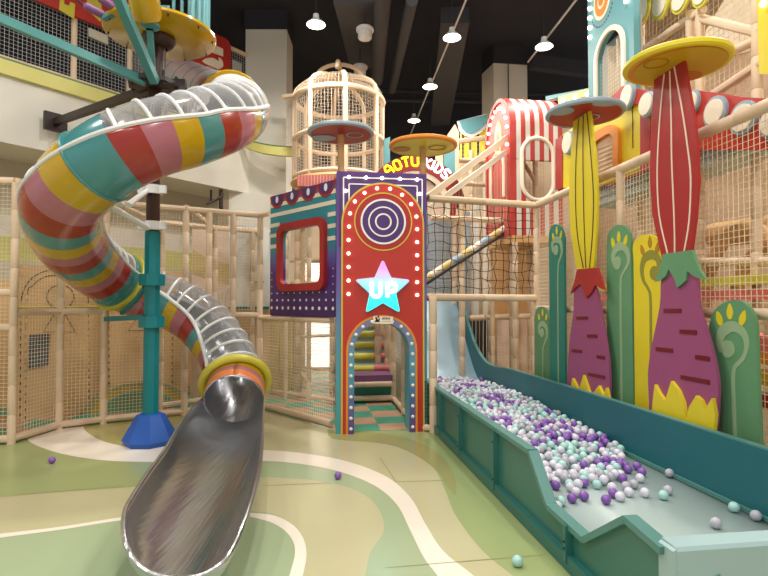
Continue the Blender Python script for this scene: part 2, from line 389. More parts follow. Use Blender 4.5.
# ------------------------------------------------------------------ lamps and added unseen lights
LAMPS = [(316, 25, 6.0), (452, 38, 6.0), (544, 47, 6.0), (430, 87, 6.0), (414, 121, 6.0)]
names = ['leftmost pendant lamp, above the birdcage', 'pendant lamp left of the white pillar, nearest of its row', 'pendant lamp to the right of the white pillar',
         'middle pendant lamp of the row behind the yellow mushroom', 'farthest small pendant lamp above the neon sign']
def lamp_light(p, power, size=.32):
    ld = bpy.data.lights.new('pendant_or_added_light', 'AREA'); ld.shape = 'DISK'; ld.size = size; ld.energy = power; ld.color = (1, .955, .885)
    o = bpy.data.objects.new('pendant_or_added_light', ld); COL.objects.link(o); o.location = p
def lamps():
    for (x, y, z), nm in zip(LAMPS, names):
        p = G(x, y, z)
        t = thing('pendant_lamp', 'glowing white '+nm, 'lamp', p, 'pendant lamps under the black ceiling')
        mb = MB('white_metal').lathe(p, [(.15, 0), (.145, .015), (.09, .07), (.05, .1), (.045, .17), (0.001, .17)], 20); mb.build('lamp_shade', t)
        MB('lamp_glow').lathe(p, [(.13, .004), (.1, -.012), (.001, -.02)], 20).build('bulb', t)
        MB('duct_dark').tube([p+V((0, 0, .16)), V((p.x, p.y, 7.55))], .006, 5).build('cord', t)
        lamp_light(p+V((0, 0, -.06)), 42 if x > 500 else 75)
    for x, y in ((-3.5, 1.5), (0, 1.0), (3.5, 1.5), (-1.6, 5.0), (1.8, 5.2), (5.2, 5.5), (-5.3, 3.6), (-1.5, -2.2), (2.2, -2.2)):  # added unseen lights without pendants, to brighten the hall from above
        lamp_light(V((x, y, 6.9)), 108)
    for (x, y, Y), l in zip(((365, 33, 8.6), (360, 70, 10.2)), ('white round ceiling speaker left of the nearest pendant lamp row', 'smaller white ceiling speaker behind the birdcage handle')):
        p = P(x, y, Y); t = thing('ceiling_speaker', l, 'speaker', p, 'white ceiling speakers')
        MB('acoustic').lathe(p, [(.001, -.1), (.1, -.1), (.115, -.08), (.115, .02), (.001, .02)], 20).build('speaker_can', t)
        MB('white_metal').lathe(p, [(.12, .02), (.145, .03), (.145, .07), (.12, .09), (.001, .09)], 20).build('mounting_ring', t)
        MB('duct_dark').tube([p+V((0, 0, .09)), V((p.x, p.y, 7.55))], .012, 5).build('rod', t)
    for i, (a, b) in enumerate((((466, 0, 6.25), (409, 138, 6.25)), ((580, -5, 6.25), (528, 62, 6.25)))):
        mb = MB('acoustic'); mb.bar(G(*a[:2], a[2]), G(*b[:2], b[2]), .025); tag(mb.build('lighting_track'), ['thin grey cable track running along the middle lamps', 'thin grey cable track running to the lamp right of the pillar'][i], 'track')
lamps()

# ------------------------------------------------------------------ spiral slide
def slide():
    px = [(150, 66, 9.3), (175, 77, 8.7), (200, 89, 7.9), (224, 100, 7.0), (238, 109, 6.15), (224, 118, 5.45), (190, 129, 5.05), (150, 139, 4.8), (112, 156, 4.72), (80, 180, 4.8), (62, 208, 5.05),
          (69, 238, 5.6), (93, 264, 6.3), (124, 284, 6.8), (148, 294, 7.0), (172, 303, 7.1), (197, 318, 7.1), (216, 338, 7.02), (229, 360, 6.85), (235.5, 382, 6.62), (234, 400, 6.3)]
    c = cat([tuple(P(*q)) for q in px], 30)
    pts = [V(q) for q in c]
    # resample
    D = [0]
    for a, b in zip(pts, pts[1:]): D.append(D[-1]+(b-a).length)
    def at(d):
        d = max(0, min(D[-1]-1e-6, d)); import bisect
        i = bisect.bisect_right(D, d)-1; t = (d-D[i])/((D[i+1]-D[i]) or 1); return pts[i].lerp(pts[i+1], t)
    def frame(d):
        T = (at(d+.03)-at(d-.03)).normalized(); U = (ZV-T*T.z).normalized(); Sd = T.cross(U); return at(d), T, U, Sd
    R = .34
    def pos(d, th, r=R):
        p, T, U, Sd = frame(d); return p+(U*math.cos(th)+Sd*math.sin(th))*r
    Lc = D[-1]
    # arc lengths of joints, found from their nearest image position
    def near(x, y, lo=0, hi=None):
        hi = hi or Lc; best = None
        k = lo
        while k < hi:
            i = toimg(at(k)); e = (i[0]-x)**2+(i[1]-y)**2
            if best is None or e < best[0]: best = (e, k)
            k += .02
        return best[1]
    d_f1 = near(232, 103, 0, 4); d_f2 = near(94, 167, d_f1+1); d_f3 = near(126, 285, d_f2+.5)-.13; d_e = Lc-.35
    t = thing('tube_slide', 'spiral tube slide with rainbow stripes and clear top winding around the pole', 'slide', (frame(Lc)[0].x, frame(Lc)[0].y, 0))
    def shell(d0, d1, th0, th1, nth, fn, name, mb=None, step=.045, r=R):
        mb = mb or MB(); n = max(2, int((d1-d0)/step)); prev = None
        ds = [d0+(d1-d0)*i/n for i in range(n+1)]
        for i, d in enumerate(ds):
            row = mb.add([pos(d, th0+(th1-th0)*j/nth, r) for j in range(nth+1)])
            if prev is not None:
                mb.m(fn((d+ds[i-1])/2))
                for j in range(nth): mb.face((prev+j, prev+j+1, row+j+1, row+j))
            prev = row
        return mb
    tone = ['slide_yellow', 'slide_pink', 'slide_red', 'slide_teal']
    SL = .195; SM = (d_f3-d_f2)/12
    def stripe(d):
        if d > d_e: return ['slide_yellow', 'slide_pink', 'slide_orange'][min(2, int((d-d_e)/.117))]
        if d < d_f2: return tone[(2-int((d_f2-.30-d)/SL)) % 4] if d < d_f2-.30 else tone[3]
        if d < d_f3: return tone[int((d-d_f2)/SM) % 4]
        return tone[int((d-d_f3)/SL) % 4]
    TH = math.radians(78)
    o = shell(0, d_f1, 0, 2*PI, 28, lambda d: 'grey_tube', '').build('upper_tube', t)
    o['label'] = 'plain grey upper tube'
    for k in range(1, 8):
        d = d_f1*k/8; MB('inner_grey').tube([pos(d, 2*PI*j/28, R+.003) for j in range(28)], .006, 6, closed=True).build('seam_ring', t)
    mb = MB(); shell(d_f1, d_e, TH, 2*PI-TH, 26, stripe, '', mb, .0235); shell(d_e, Lc, 0, 2*PI, 32, stripe, '', mb, .0235); ob = mb.build('striped_shell', t)
    m = ob.modifiers.new('thick', 'SOLIDIFY'); m.thickness = .012; m.offset = 1
    shell(d_f1, d_e, -TH, TH, 14, lambda d: 'acrylic', '').build('clear_cover', t, label='clear acrylic roof of the tube')
    for sg in (1, -1):
        n = int((d_e-d_f1)/.05); mb = MB('white_metal'); mb.tube([pos(d_f1+(d_e-d_f1)*i/n, sg*TH, R+.006) for i in range(n+1)], .024, 7); mb.build('border_rail', t)
    d = d_f1+SL/2
    while d < d_e-.06:
        if d_f2-.33 < d < d_f2+.27: d += .2; continue
        MB('white_metal').tube([pos(d, -TH+2*TH*j/14, R+.002) for j in range(15)], .019, 6).build('rib', t); d += .2
    def flange(d, m, r, w, name='flange', hole=R-.01):
        p, T, U, Sd = frame(d)
        mb = MB(m).lathe(p-T*w/2, [(hole, 0), (r, 0), (r+.008, w/2), (r, w), (hole, w), (hole, 0)], 36, T); mb.build(name, t)
    flange(d_f1, 'gold', R+.055, .05); flange(d_f1-.12, 'slide_orange', R+.012, .18)
    flange(d_f2-.02, 'slide_teal', R+.02, .03)
    flange(d_f3-.05, 'slide_teal', R+.02, .09); flange(d_f3+.03, 'flange_yellow', R+.055, .05)
    shell(d_f2-.32, d_f2, -TH, TH, 14, lambda d: 'slide_teal', '', None, .045, R+.004).build('solid_roof', t); shell(d_f2, d_f2+.26, -TH, TH, 14, lambda d: 'slide_yellow', '', None, .045, R+.004).build('solid_roof', t)
    # rings of the exit
    p, T, U, Sd = frame(d_e)
    mb = MB('flange_yellow'); mb.tube([p+(U*math.cos(a)+Sd*math.sin(a))*(R+.055) for a in [2*PI*j/40 for j in range(40)]], .05, 10, closed=True); mb.build('exit_ring', t, label='thick yellow ring around the exit')
    p, T, U, Sd = frame(Lc-.002)
    MB('steel').tube([p+(U*math.cos(a)+Sd*math.sin(a))*(R-.002) for a in [2*PI*j/40 for j in range(40)]], .012, 8, closed=True).build('opening_rim', t)
    shell(Lc-2.2, Lc-.002, math.radians(75), 2*PI-math.radians(75), 22, lambda d: 'steel', '', None, .045, R-.006).build('steel_lining', t)
    # steel run-out
    rims = [((205, 397), (264, 396), .47), ((195, 405), (264, 401), .475), ((179, 425), (263, 420), .455), ((166, 448), (262, 446), .42), ((147, 474), (259, 471), .40), ((129, 502), (252.5, 496), .37),
            ((124, 515), (248.5, 509), .355), ((123.3, 530), (242.5, 526), .33), ((126, 545), (235, 544), .295), ((134, 560), (226, 559), .26), ((145, 570), (214, 569), .23), ((158, 575.5), (202, 575), .21), ((172, 578), (188, 578), .2), ((180, 578.4), (181, 578.4), .199)]
    st = []
    for l, r, z in rims:
        a = G(l[0], l[1], z); b = G(r[0], r[1], z)
        st.append((a.x, a.y, b.x, b.y, z))
    st = cat(st, 5)
    mb = MB('steel'); N = 20; rows = []
    for i, (ax, ay, bx, by, z) in enumerate(st):
        A = V((ax, ay, z)); B = V((bx, by, z)); wd = (B-A).length; zb = max(.06, z-min(.36, (.455 if i < 8 else .40)*wd)); zb = z-(z-zb)
        row = []
        for j in range(N+1):
            s_ = math.cos(PI*j/N); q = A.lerp(B, (1-s_)/2); row.append(V((q.x, q.y, z-(z-zb)*math.sqrt(max(0, 1-s_*s_)))))
        rows.append(row)
    ids = [mb.add(r) for r in rows]
    for A, B in zip(ids, ids[1:]):
        for j in range(N): mb.face((A+j, A+j+1, B+j+1, B+j))
    ch = mb.build('run_out', t, smooth=60, label='polished stainless steel open chute')
    m = ch.modifiers.new('thick', 'SOLIDIFY'); m.thickness = .012; m.offset = -1
    rp = [r[0] for r in rows]+[r[-1] for r in reversed(rows[:-1])]
    MB('steel').tube(rp, .014, 8).build('rolled_rim', ch)
    for k in (38,):
        r = rows[min(k, len(rows)-1)]; q = r[N//2]
        MB('steel_dark').bar(V((q.x, q.y, .0)), V((q.x, q.y, q.z-.012)), .06).build('foot', t)
    return at, frame, R, d_f2, d_f3
at, frame, R, d_f2, d_f3 = slide()

# ------------------------------------------------------------------ pole with the carousel head
def pole():
    Y = 6.1; b = P(152, 300, Y); X = b.x; base = V((X, Y, 0))
    t = thing('support_pole', 'teal and dark brown pole carrying the spiral slide on a blue base', 'pole', base)
    cx = X; oct = lambda r, z: [V((cx+r*math.cos(PI/8+k*PI/4), Y+r*math.sin(PI/8+k*PI/4), z)) for k in range(8)]
    mb = MB('base_blue'); n = mb.add(oct(.27, 0)); mb.add(oct(.30, .06)); mb.add(oct(.15, .33)); mb.add(oct(.12, .34))
    for l in range(3):
        for j in range(8): mb.face((n+l*8+j, n+l*8+(j+1) % 8, n+(l+1)*8+(j+1) % 8, n+(l+1)*8+j))
    mb.face([n+24+j for j in range(8)]); mb.build('base', t, smooth=20)
    mb = MB('pole_teal'); mb.tube([(cx, Y, .3), (cx, Y, 2.42)], .09, 8, caps=True); mb.build('lower_pole', t, smooth=20)
    for z in (1.38, 1.86):
        MB('pole_teal').lathe((cx, Y, z-.06), [(.09, 0), (.15, 0), (.15, .13), (.09, .13)], 8).build('collar', t, smooth=20)
    MB('brown_steel').tube([(cx, Y, 2.4), (cx, Y, 4.2)], .075, 16).build('upper_pole', t, label='dark brown upper pole')
    for py in (190, 226):
        z = P(152, py, Y).z; mb = MB('white_metal').lathe((cx, Y, z-.05), [(.075, 0), (.1, 0), (.1, .1), (.075, .1)], 16); mb.bar((cx+.09, Y-.03, z), (cx+.16, Y-.03, z), .05, .09); mb.bar((cx-.09, Y-.03, z), (cx-.16, Y-.03, z), .05, .09); mb.build('clamp', t)
    for a, b_ in (((148, 228, 6.02), (107, 204, 5.35)), ((147, 191, 6.02), (128, 205, 5.5)), ((122, 205, 5.4), (98, 184, 5.1))):
        MB('white_metal').tube([P(*a), P(*b_)], .032, 10).build('strut', t)
    # teal cradle arm
    mb = MB('pole_teal'); mb.bar(P(146, 317, 6.05), P(107, 319, 6.6), .08, .06); mb.build('cradle_arm', t)
    MB('pole_teal').tube([P(145, 287, 6.05), P(136, 300, 6.3), P(122, 313, 6.6)], .03, 8).build('cradle_strut', t)
    # bracket to the bulkhead
    w = P(56, 122, 7.55); h = P(152, 88, Y)
    mb = MB('steel_dark'); mb.bar(w, h, .08, .09); mb.build('wall_beam', t)
    MB('steel_dark').box(w+V((-.02, .02, 0)), (.3, .06, .26), .94).build('wall_plate', t)
    hub = MB('steel_dark').lathe((cx, Y, h.z-.02), [(.001, 0), (.24, 0), (.3, .02), (.3, .07), (.22, .1), (.001, .1)], 8)
    hub.bar((cx, Y, h.z+.03), P(186, 86, 6.15), .12, .12); hb = hub.build('hub_plate', t, smooth=20)
    for k in range(8):
        a = k*PI/4; MB('duct_dark').tube([(cx+.25*math.cos(a), Y+.25*math.sin(a), h.z-.03), (cx+.25*math.cos(a), Y+.25*math.sin(a), h.z+.13)], .018, 6).build('bolt', hb)
    # disc
    zc = P(158, 37, Y).z
    mb = MB('brown_steel').tube([(cx+.02, Y, h.z), (cx+.04, Y, zc-.12)], .085, 14); mb.lathe((cx+.04, Y, zc-.14), [(.1, 0), (.16, .04), (.19, .1), (.19, .12)], 14); mb.build('neck', t)
    dc = V((cx+.07, Y, zc)); mb = MB('slide_yellow').lathe(dc, [(.001, 0), (.6, 0), (.615, .012), (.615, .04), (.6, .05), (.001, .05)], 48); dk = mb.build('disc', t, label='round mustard yellow disc')
    for k in range(10):
        a = k*PI/5+.2; MB('steel_dark').tube([dc+V((.57*math.cos(a), .57*math.sin(a), -.025)), dc+V((.57*math.cos(a), .57*math.sin(a), .002))], .01, 5).build('bolt', dk)
    for k in range(12):
        a = -.5+k*.2; q = dc+V((.52*math.cos(a), .52*math.sin(a), .05)); MB('sky_teal').tube([q, q+V((0, 0, 1.5))], .022, 8).build('cage_bar', t)
    # teal arms
    mb = MB('beam_teal'); mb.bar(P(146, 82, 5.9), P(-20, 10, 5.15), .075, .09); mb.build('long_arm', t)
    mb = MB('beam_teal'); mb.bar(P(155, 82, 5.85), P(114, -12, 5.0), .085, .09); mb.build('upright_arm', t)
    mb = MB('beam_teal'); mb.bar(P(153, 80, 5.88), P(150, 30, 5.6), .06, .08); mb.lathe(P(150, 30, 5.6), [(.04, 0), (.1, .03), (.1, .06), (.001, .06)], 12); mb.build('fork', t)
    a = P(148, 22, 5.55); b_ = P(141, -18, 5.3); mb = MB('slide_yellow'); mb.tube([a, a+(b_-a)*.02, a+(b_-a)*.08, a+(b_-a)*.2, b_], [.05, .1, .14, .155, .155], 20); mb.build('seat_drum', t, label='mustard yellow drum')
    MB('beam_teal').bar(P(160, 12, 5.9), P(166, 10, 6.1), .1, .1).build('lug', t)
    for a, b_ in (((84, 5, 5.6), (105, 16, 5.7)), ((98, -3, 5.5), (117, 9, 5.6))):
        MB('purple_pad').tube([P(*a), P(a[0]+2, a[1]+1, a[2]), P(b_[0]-2, b_[1]-1, b_[2]), P(*b_)], [.02, .045, .045, .03], 12).build('grip', t)
    MB('beam_teal').bar(P(104, 18, 5.7), P(118, 10, 5.6), .06, .06).build('grip_bracket', t)
    MB('duct_dark').tube([P(70, -6, 5.5), P(85, 6, 5.6)], .012, 6).build('cable', t)
pole()

# ------------------------------------------------------------------ padded frames
def frame_thing(label, loc, posts, rails, nets, name='netted_fence', cat_='fence', group=None, m='wood_foam', nm='net_white', r=.045, extra=None):
    t = thing(name, label, cat_, loc, group)
    for p in posts: MB(m).pad(V(p[0]), V(p[1]), p[2] if len(p) > 2 else r).build('post', t)
    for p in rails: MB(m).pad(V(p[0]), V(p[1]), (p[2] if len(p) > 2 else r*.95), .6).build('rail', t)
    for k in nets:
        MB(k[5] if len(k) > 5 else nm).net(*k[:4], cell=k[4] if len(k) > 4 else .045).build('net', t, smooth=0)
    return t
def up(p, z): return V((p.x, p.y, z))
def facet(label, a, b, mids=(), rails=(.06, 3.0), posts=(1, 1), zr=3.0, cell=.045, net=True, zl=.1, group='netted fence sides of the left enclosure'):
    ps = [(up(a.lerp(b, k), 0), up(a.lerp(b, k), zr)) for k in ([0] if posts[0] else [])+list(mids)+([1] if posts[1] else [])]
    rs = [(up(a, z), up(b, z)) for z in rails]
    ns = [(up(a, zl), up(b, zl), up(b, zr), up(a, zr), cell)] if net else []
    return frame_thing(label, up((a+b)/2, 0), ps, rs, ns, group=group)
facet('netted foam-rail fence at the far left edge, left of the corner post', A0, A1, posts=(0, 1), rails=(.06, 1.32, 1.72, 3.0))
facet('short netted fence side just right of the left corner post, before the navy poster', A1, A2, posts=(0, 1), rails=(.06, 1.49, 3.0))
facet('netted fence side under the lowest loop of the striped tube slide', A2, A3, posts=(0, 1), rails=(.06, 1.49, 3.0))
facet('netted fence side directly behind the teal pole and its blue base', A3, A4, posts=(0, 1), rails=(.06, 2.95), zr=2.95)
facet('netted fence side behind the exit ring of the slide', A4, A5, posts=(0, 0), mids=(.3, .62,), rails=(.06, 1.42, 2.95), zr=2.95)
_t = facet('netted fence side below the purple window board, left of the tower', A5, A6, posts=(1, 0), rails=(.06, 1.38), zr=1.42)
MB('wood_foam').pad(up(A5, 2.95), up(A5.lerp(A6, .16), 2.95), .043, .6).build('rail', _t); MB('wood_foam').pad(up(A5, 1.42), up(A5, 2.95), .045).build('post', _t)

# inner frames, panels
def inner():
    off = V((.35, .95, 0))
    B = [A3+off, A4+V((.1, 1.0, 0)), A5+V((.2, 1.2, 0))]
    frame_thing('inner foam frame with slanted braces behind the fence, left of the pale wall', up(B[1], 0),
                [(up(B[0], 0), up(B[0], 2.85)), (up(B[1], 0), up(B[1], 2.85)), (up(B[1].lerp(B[2], .5), 0), up(B[1].lerp(B[2], .5), 2.85))],
                [(up(B[0], 2.82), up(B[1], 2.82)), (up(B[1], 2.82), up(B[2], 2.82)), (up(A4, 2.98), up(B[1], 2.8)), (up(A3, 2.98), up(B[0], 2.8)), (up(B[0], .06), up(B[1], .06))],
                [], name='inner_frame', cat_='frame')
    # tan play wall with dashed outlines
    F = Fr(up(P(16, 300, 7.15), 0), P(190, 300, 8.9)-P(16, 300, 7.15)); F.o.z = 0; F.n = V((F.u.y, -F.u.x, 0))
    w_ = F.pix(188, 300)[0]
    t = thing('play_wall_panel', 'tan play wall with dashed arch, circle and triangle outlines behind the left fence', 'panel', F(w_/2, 0))
    mb = MB('ply'); flat(mb, F, [(0, 0), (w_, 0), (w_, 2.12), (0, 2.12)], -.05, .05); mb.build('board', t)
    mb = MB('dash')
    def dashes(path, L=.05, w=.012):
        d = 0; on = True
        for a, b in zip(path, path[1:]):
            seg = math.hypot(b[0]-a[0], b[1]-a[1]); n = max(1, int(seg/L))
            for k in range(n):
                if (k % 2) == 0 or n == 1: stroke(mb, F, [(a[0]+(b[0]-a[0])*k/n, a[1]+(b[1]-a[1])*k/n), (a[0]+(b[0]-a[0])*(k+1)/n, a[1]+(b[1]-a[1])*(k+1)/n)], w, .001, .004)
    for dx in (0, 22):
        arch = F.px([(20, 424), (20, 302), (24, 288), (34, 276), (52, 270), (72, 274), (84, 286), (88, 300), (89, 420)])
        arch2 = F.px([(25, 420), (26, 302), (32, 286), (44, 277), (60, 275)])
        break
    stroke(mb, F, cat(arch[1:-1], 5), .012, .001, .004); dashes([arch[0], arch[1]]); dashes([arch[-2], arch[-1]]); dashes(cat(arch2, 4))
    c = F.pix(60, 297); stroke(mb, F, circ(c, .17, 25, 0, 2*PI*.999), .012, .001, .004)
    tr = F.px([(59, 305), (43, 332), (75, 332), (59, 305)]); stroke(mb, F, tr, .012, .001, .004)
    c2 = F.pix(145, 300); stroke(mb, F, circ(c2, .17, 25, 0, 2*PI*.999), .012, .001, .004)
    stroke(mb, F, F.px([(143, 308), (128, 331), (160, 331), (143, 308)]), .012, .001, .004)
    dashes(F.px([(108, 300), (109, 412)])); dashes(F.px([(172, 300), (172, 400)]))
    mb.build('outline', t, label='dark dashed drawing')
    mb = MB('flange_yellow'); mb.tube([F(.02, F.pix(60, 307)[1], .03), F(w_*.6, F.pix(60, 307)[1], .03)], .014, 6); mb.build('yellow_strip', t)
    # poster
    q = F.px([(27.5, 370), (48, 366), (50, 334), (28.5, 335)], .01)
    t = thing('poster', 'navy notice poster with grey lines of text on the tan play wall', 'poster', F(q[0][0], q[0][1], .01))
    mb = MB('poster_navy'); flat(mb, F, q, .004, .006); mb.m('slide_red'); flat(mb, F, circ(F.pix(38, 336.5, .01), .022, 10), .010, .003); mb.build('sheet', t)
    mb = MB('text_grey')
    for i in range(15):
        y = 339.5+i*2.0; x1 = 36 if i < 3 else (39 if i < 6 else 46.5)
        if i % 5 == 4: x1 -= 6
        a = F.pix(30, y, .01); b = F.pix(x1, y-.4*(x1-30)/18, .01); x = a[0]
        while x < b[0]-.02:
            ww = random.uniform(.02, .07); stroke(mb, F, [(x, a[1]), (min(x+ww, b[0]), a[1])], .006, .0105, .002); x += ww+.012
    mb.build('lines_of_text', t)
    # painted board with ochre wave
    Y = 9.3; F = Fr(up(P(192, 300, Y), 0), (.95, .3, 0)); w_ = F.pix(231, 300)[0]; F.o.z = 0
    t = thing('mural_board', 'pink and ochre painted board with white arches behind the fence', 'panel', F(w_/2, 0))
    mb = MB('mural_pink'); flat(mb, F, [(0, 0), (w_, 0), (w_, 2.9), (0, 2.9)], -.05, .05); mb.build('board', t)
    mb = MB('mural_ochre'); flat(mb, F, cat(F.px([(193, 249), (200, 254), (212, 260), (230, 264)]), 5)+[F.pix(230, 284), F.pix(214, 281), F.pix(202, 277), F.pix(193, 273)], .0, .008); mb.build('wave', t)
    mb = MB('white')
    for x in (201, 216, 229):
        stroke(mb, F, F.px([(x-6, 306), (x-5, 296), (x-2, 288), (x+1, 287), (x+4, 294), (x+5, 306)]), .03, .009, .004)
    mb.build('arch_drawing', t)
    # pale hanging sheet
    F = Fr(up(P(229, 300, 9.0), 0), (1, .05, 0)); F.o.z = 0
    t = thing('pale_partition', 'pale grey translucent partition left of the purple window board', 'partition', F(.4, 0))
    q = F.px([(229, 308), (269, 308), (269, 228), (229, 224)]); mb = MB('pale_sheet'); flat(mb, F, q, -.02, .02); mb.build('sheet', t)
    mb = MB('pole_teal'); mb.bar(F(*q[0], .01), F(*q[1], .01), .03, .05); mb.build('bottom_trim', t)
    mb = MB('inner_grey'); mb.bar(F(*F.pix(253, 282), .02), F(*F.pix(264, 282), .02), .02); mb.build('handle', t)
    MB('ply').prism([F(q[0][0]+.05, 0, -.05), F(q[1][0], 0, -.05), F(q[1][0], q[0][1], -.05), F(q[0][0]+.05, q[0][1], -.05)], F.n*-.03).build('lower_board', t)
    # rainbow bump
    F = Fr(up(P(97, 300, 7.7), 0), (.86, .5, 0)); F.o.z = 0; cx = F.pix(140, 300)[0]
    t = thing('soft_bump', 'soft green and yellow arched bump behind the blue pole base', 'bump', F(cx, 0))
    for i, (r, m, k) in enumerate(((.72, 'floor_dark', .3), (.62, 'gold', .31), (.54, 'pale_leaf', .32), (.5, 'leaf_green', .33))):
        mb = MB(m); flat(mb, F, [(cx+r*math.cos(a), .58*r*math.sin(a)) for a in [PI*j/20 for j in range(21)]], -.05, k-.2); mb.build('arc', t)
    # frames seen below the window board
    posts = []; rails = []
    for x, Y in ((286, 8.9), (309, 8.6), (296, 11)):
        p = up(P(x, 300, Y), 0); posts.append((p, up(p, 3.0)))
    pa, pb = up(P(274, 300, 9.2), 0), up(P(338, 300, 8.3), 0)
    rails = [(up(pa, .08), up(pb, .08)), (up(P(296, 300, 11), .9), up(P(336, 300, 11.6), .9)), (up(P(309, 300, 8.6), .3), up(P(296, 300, 11), .3)), (up(P(309, 300, 8.6), 2.95), up(P(296, 300, 11), 2.95)),
             (up(P(286, 300, 8.9), 2.95), up(P(338, 300, 8.3), 2.95)), (up(P(290, 300, 10), 2.4), up(P(336, 300, 10), 2.4)), (up(P(290, 300, 10.6), 2.0), up(P(336, 300, 10.6), 2.0))]
    frame_thing('inner foam posts and rails seen through and under the purple window board', posts[0][0], posts, rails,
                [(up(P(309, 300, 8.6), .1), up(P(296, 300, 11), .1), up(P(296, 300, 11), 2.9), up(P(309, 300, 8.6), 2.9), .07), (up(P(296, 300, 11), .1), up(P(336, 300, 11.6), .1), up(P(336, 300, 11.6), 2.9), up(P(296, 300, 11), 2.9), .08)],
                name='inner_frame', cat_='frame', r=.038)
    p = P(262, 300, 10.0)
    mb = MB('mural_ochre')
    for k in range(4): mb.box((p.x+.02+.22*k, 9.95, .8), (.2, .05, 1.6))
    mb.m('net_tan'); tag(mb.build('slatted_screen'), 'pale tan slatted screen behind the fence right of the slide exit', 'screen')
inner()

# ------------------------------------------------------------------ tower
def tower():
    F = TW; px = F.pix
    t = thing('entrance_tower', 'red and purple entrance tower with bulbs, target, glowing star and arched door', 'tower', F(.58, 0))
    W = 1.135; H = 3.235; dl, dr = px(354, 400)[0], px(409, 400)[0]; dc = (dl+dr)/2; dR = (dr-dl)/2; ds = px(380, 323)[1]-dR*1.0
    def door(r, grow=0):   # arch points from right foot up over to left foot
        return [(dc+r, 0)]+[(dc+r*math.cos(a), ds+r*math.sin(a)) for a in [PI*j/20 for j in range(21)]]+[(dc-r, 0)]
    mb = MB('tower_edge'); arch = door(dR)
    flat(mb, F, [(0, 0)]+arch[::-1]+[(W, 0), (W, H), (0, H)], -.3, .3)
    body = mb.build('body', t, smooth=30)
    # purple head block with white outlines
    mb = MB('purple'); flat(mb, F, [(.03, 2.3), (W-.03, 2.3), (W-.03, H-.02), (.03, H-.02)], 0, .008); mb.build('head_panel', t)
    a0, a1 = px(342, 300)[0], px(423, 300)[0]; rc = (a0+a1)/2; rr = (a1-a0)/2+.012; top = px(383, 183)[1]; sp = top-rr
    for i, (x0, x1, y) in enumerate(((343.5, 422, 177.5), (349, 417, 184))):
        q = [px(x0, 225), px(x0, y), px(x1, y+2.2), px(x1, 225)]; mb = MB('white'); stroke(mb, F, [q[0], q[1]], .016, .008, .006); stroke(mb, F, [q[1], q[2]], .016, .008, .006); stroke(mb, F, [q[2], q[3]], .016, .008, .006); mb.build('white_outline', t)
    def face_poly(r, foot):
        up_ = [(rc+r*math.cos(a), sp+r*math.sin(a)) for a in [PI*j/36 for j in range(37)]]
        return up_
    def facade(r, c, th, m, name, dgrow):
        A = [(rc+r, 0)]+[(rc+r*math.cos(a), sp+r*math.sin(a)) for a in [PI*j/36 for j in range(37)]]+[(rc-r, 0)]
        D = door(dR+dgrow); mb = MB(m); flat(mb, F, A+D[::-1], c, th); return mb.build(name, t, smooth=30)
    facade(rr, .008, .016, 'amber', 'yellow_border', .02)
    facade(rr-.022, .012, .018, 'bright_red', 'red_face', .03)
    # target
    c = px(383, 222); k = .01245
    for r0, r1, m, h in ((.365, .35, 'amber', .034), (.35, .285, 'red', .032), (.285, .262, 'white', .036), (.262, .19, 'purple', .034), (.19, .172, 'white', .036), (.172, .105, 'purple', .034), (.105, .085, 'white', .036), (.085, .0, 'purple', .034)):
        mb = MB(m)
        if r1: mb.ring([F(x, y, .03) for x, y in circ(c, r0, 40)], [F(x, y, .03) for x, y in circ(c, r1, 40)], F.n*(h-.03))
        else: flat(mb, F, circ(c, r0, 30), .03, h-.03)
        mb.build('target_ring', t)
    # side stripes
    for x0, x1, m in ((.03, .10, 'tower_edge'),):
        pass
    for sx in (1, -1):
        e = 0 if sx == 1 else W
        mb = MB('amber'); flat(mb, F, [(e+sx*.095, 0), (e+sx*.125, 0), (e+sx*.125, 2.3), (e+sx*.095, 2.3)], 0, .007); mb.build('yellow_stripe', t)
    # door band with white dots
    mb = MB('arch_band'); O = door(dR+.075); I = door(dR+.002); mb.ring([F(x, y, .0) for x, y in O], [F(x, y, .0) for x, y in I], F.n*.04, closed=False); mb.build('door_band', t)
    mb = MB('orange'); stroke(mb, F, door(dR+.088), .026, .0, .038); mb.build('door_edging', t)
    mid = door(dR+.04); L = [0]
    for a, b in zip(mid, mid[1:]): L.append(L[-1]+math.hypot(a[0]-b[0], a[1]-b[1]))
    n = 25
    for i in range(n):
        d = L[-1]*(i+.5)/n; j = max(q for q in range(len(L)) if L[q] <= d); j = min(j, len(mid)-2); u = (d-L[j])/(L[j+1]-L[j])
        p = (mid[j][0]+(mid[j+1][0]-mid[j][0])*u, mid[j][1]+(mid[j+1][1]-mid[j][1])*u)
        MB('white').ball(F(*p, .042), .022, 10, (1, .6, 1)).build('white_dot', t)
    # bulbs
    W1 = [(349, 177.2), (366, 177.8), (382, 178.2), (400, 179), (417, 179.8), (345.7, 191), (419.5, 194)]
    W2 = [(377, 188.5), (390, 189), (364.5, 193), (402, 195), (354.8, 201.6), (411, 204.3), (350, 213.5), (416.3, 216.7), (349, 226.7), (417, 229.3), (348.5, 240), (417, 242.2), (348.5, 253.5), (417, 255.3),
          (348.5, 267), (417, 268.6), (348.5, 280.6), (417, 282.2), (348.5, 294), (417, 295)]
    for i, (x, y) in enumerate(W1+W2):
        p = px(x, y, .03); MB('bulb' if i < 7 else 'warm_bulb').ball(F(*p, .04), .022, 10).build('bulb', t)
    # star
    c = px(383, 289, .06)
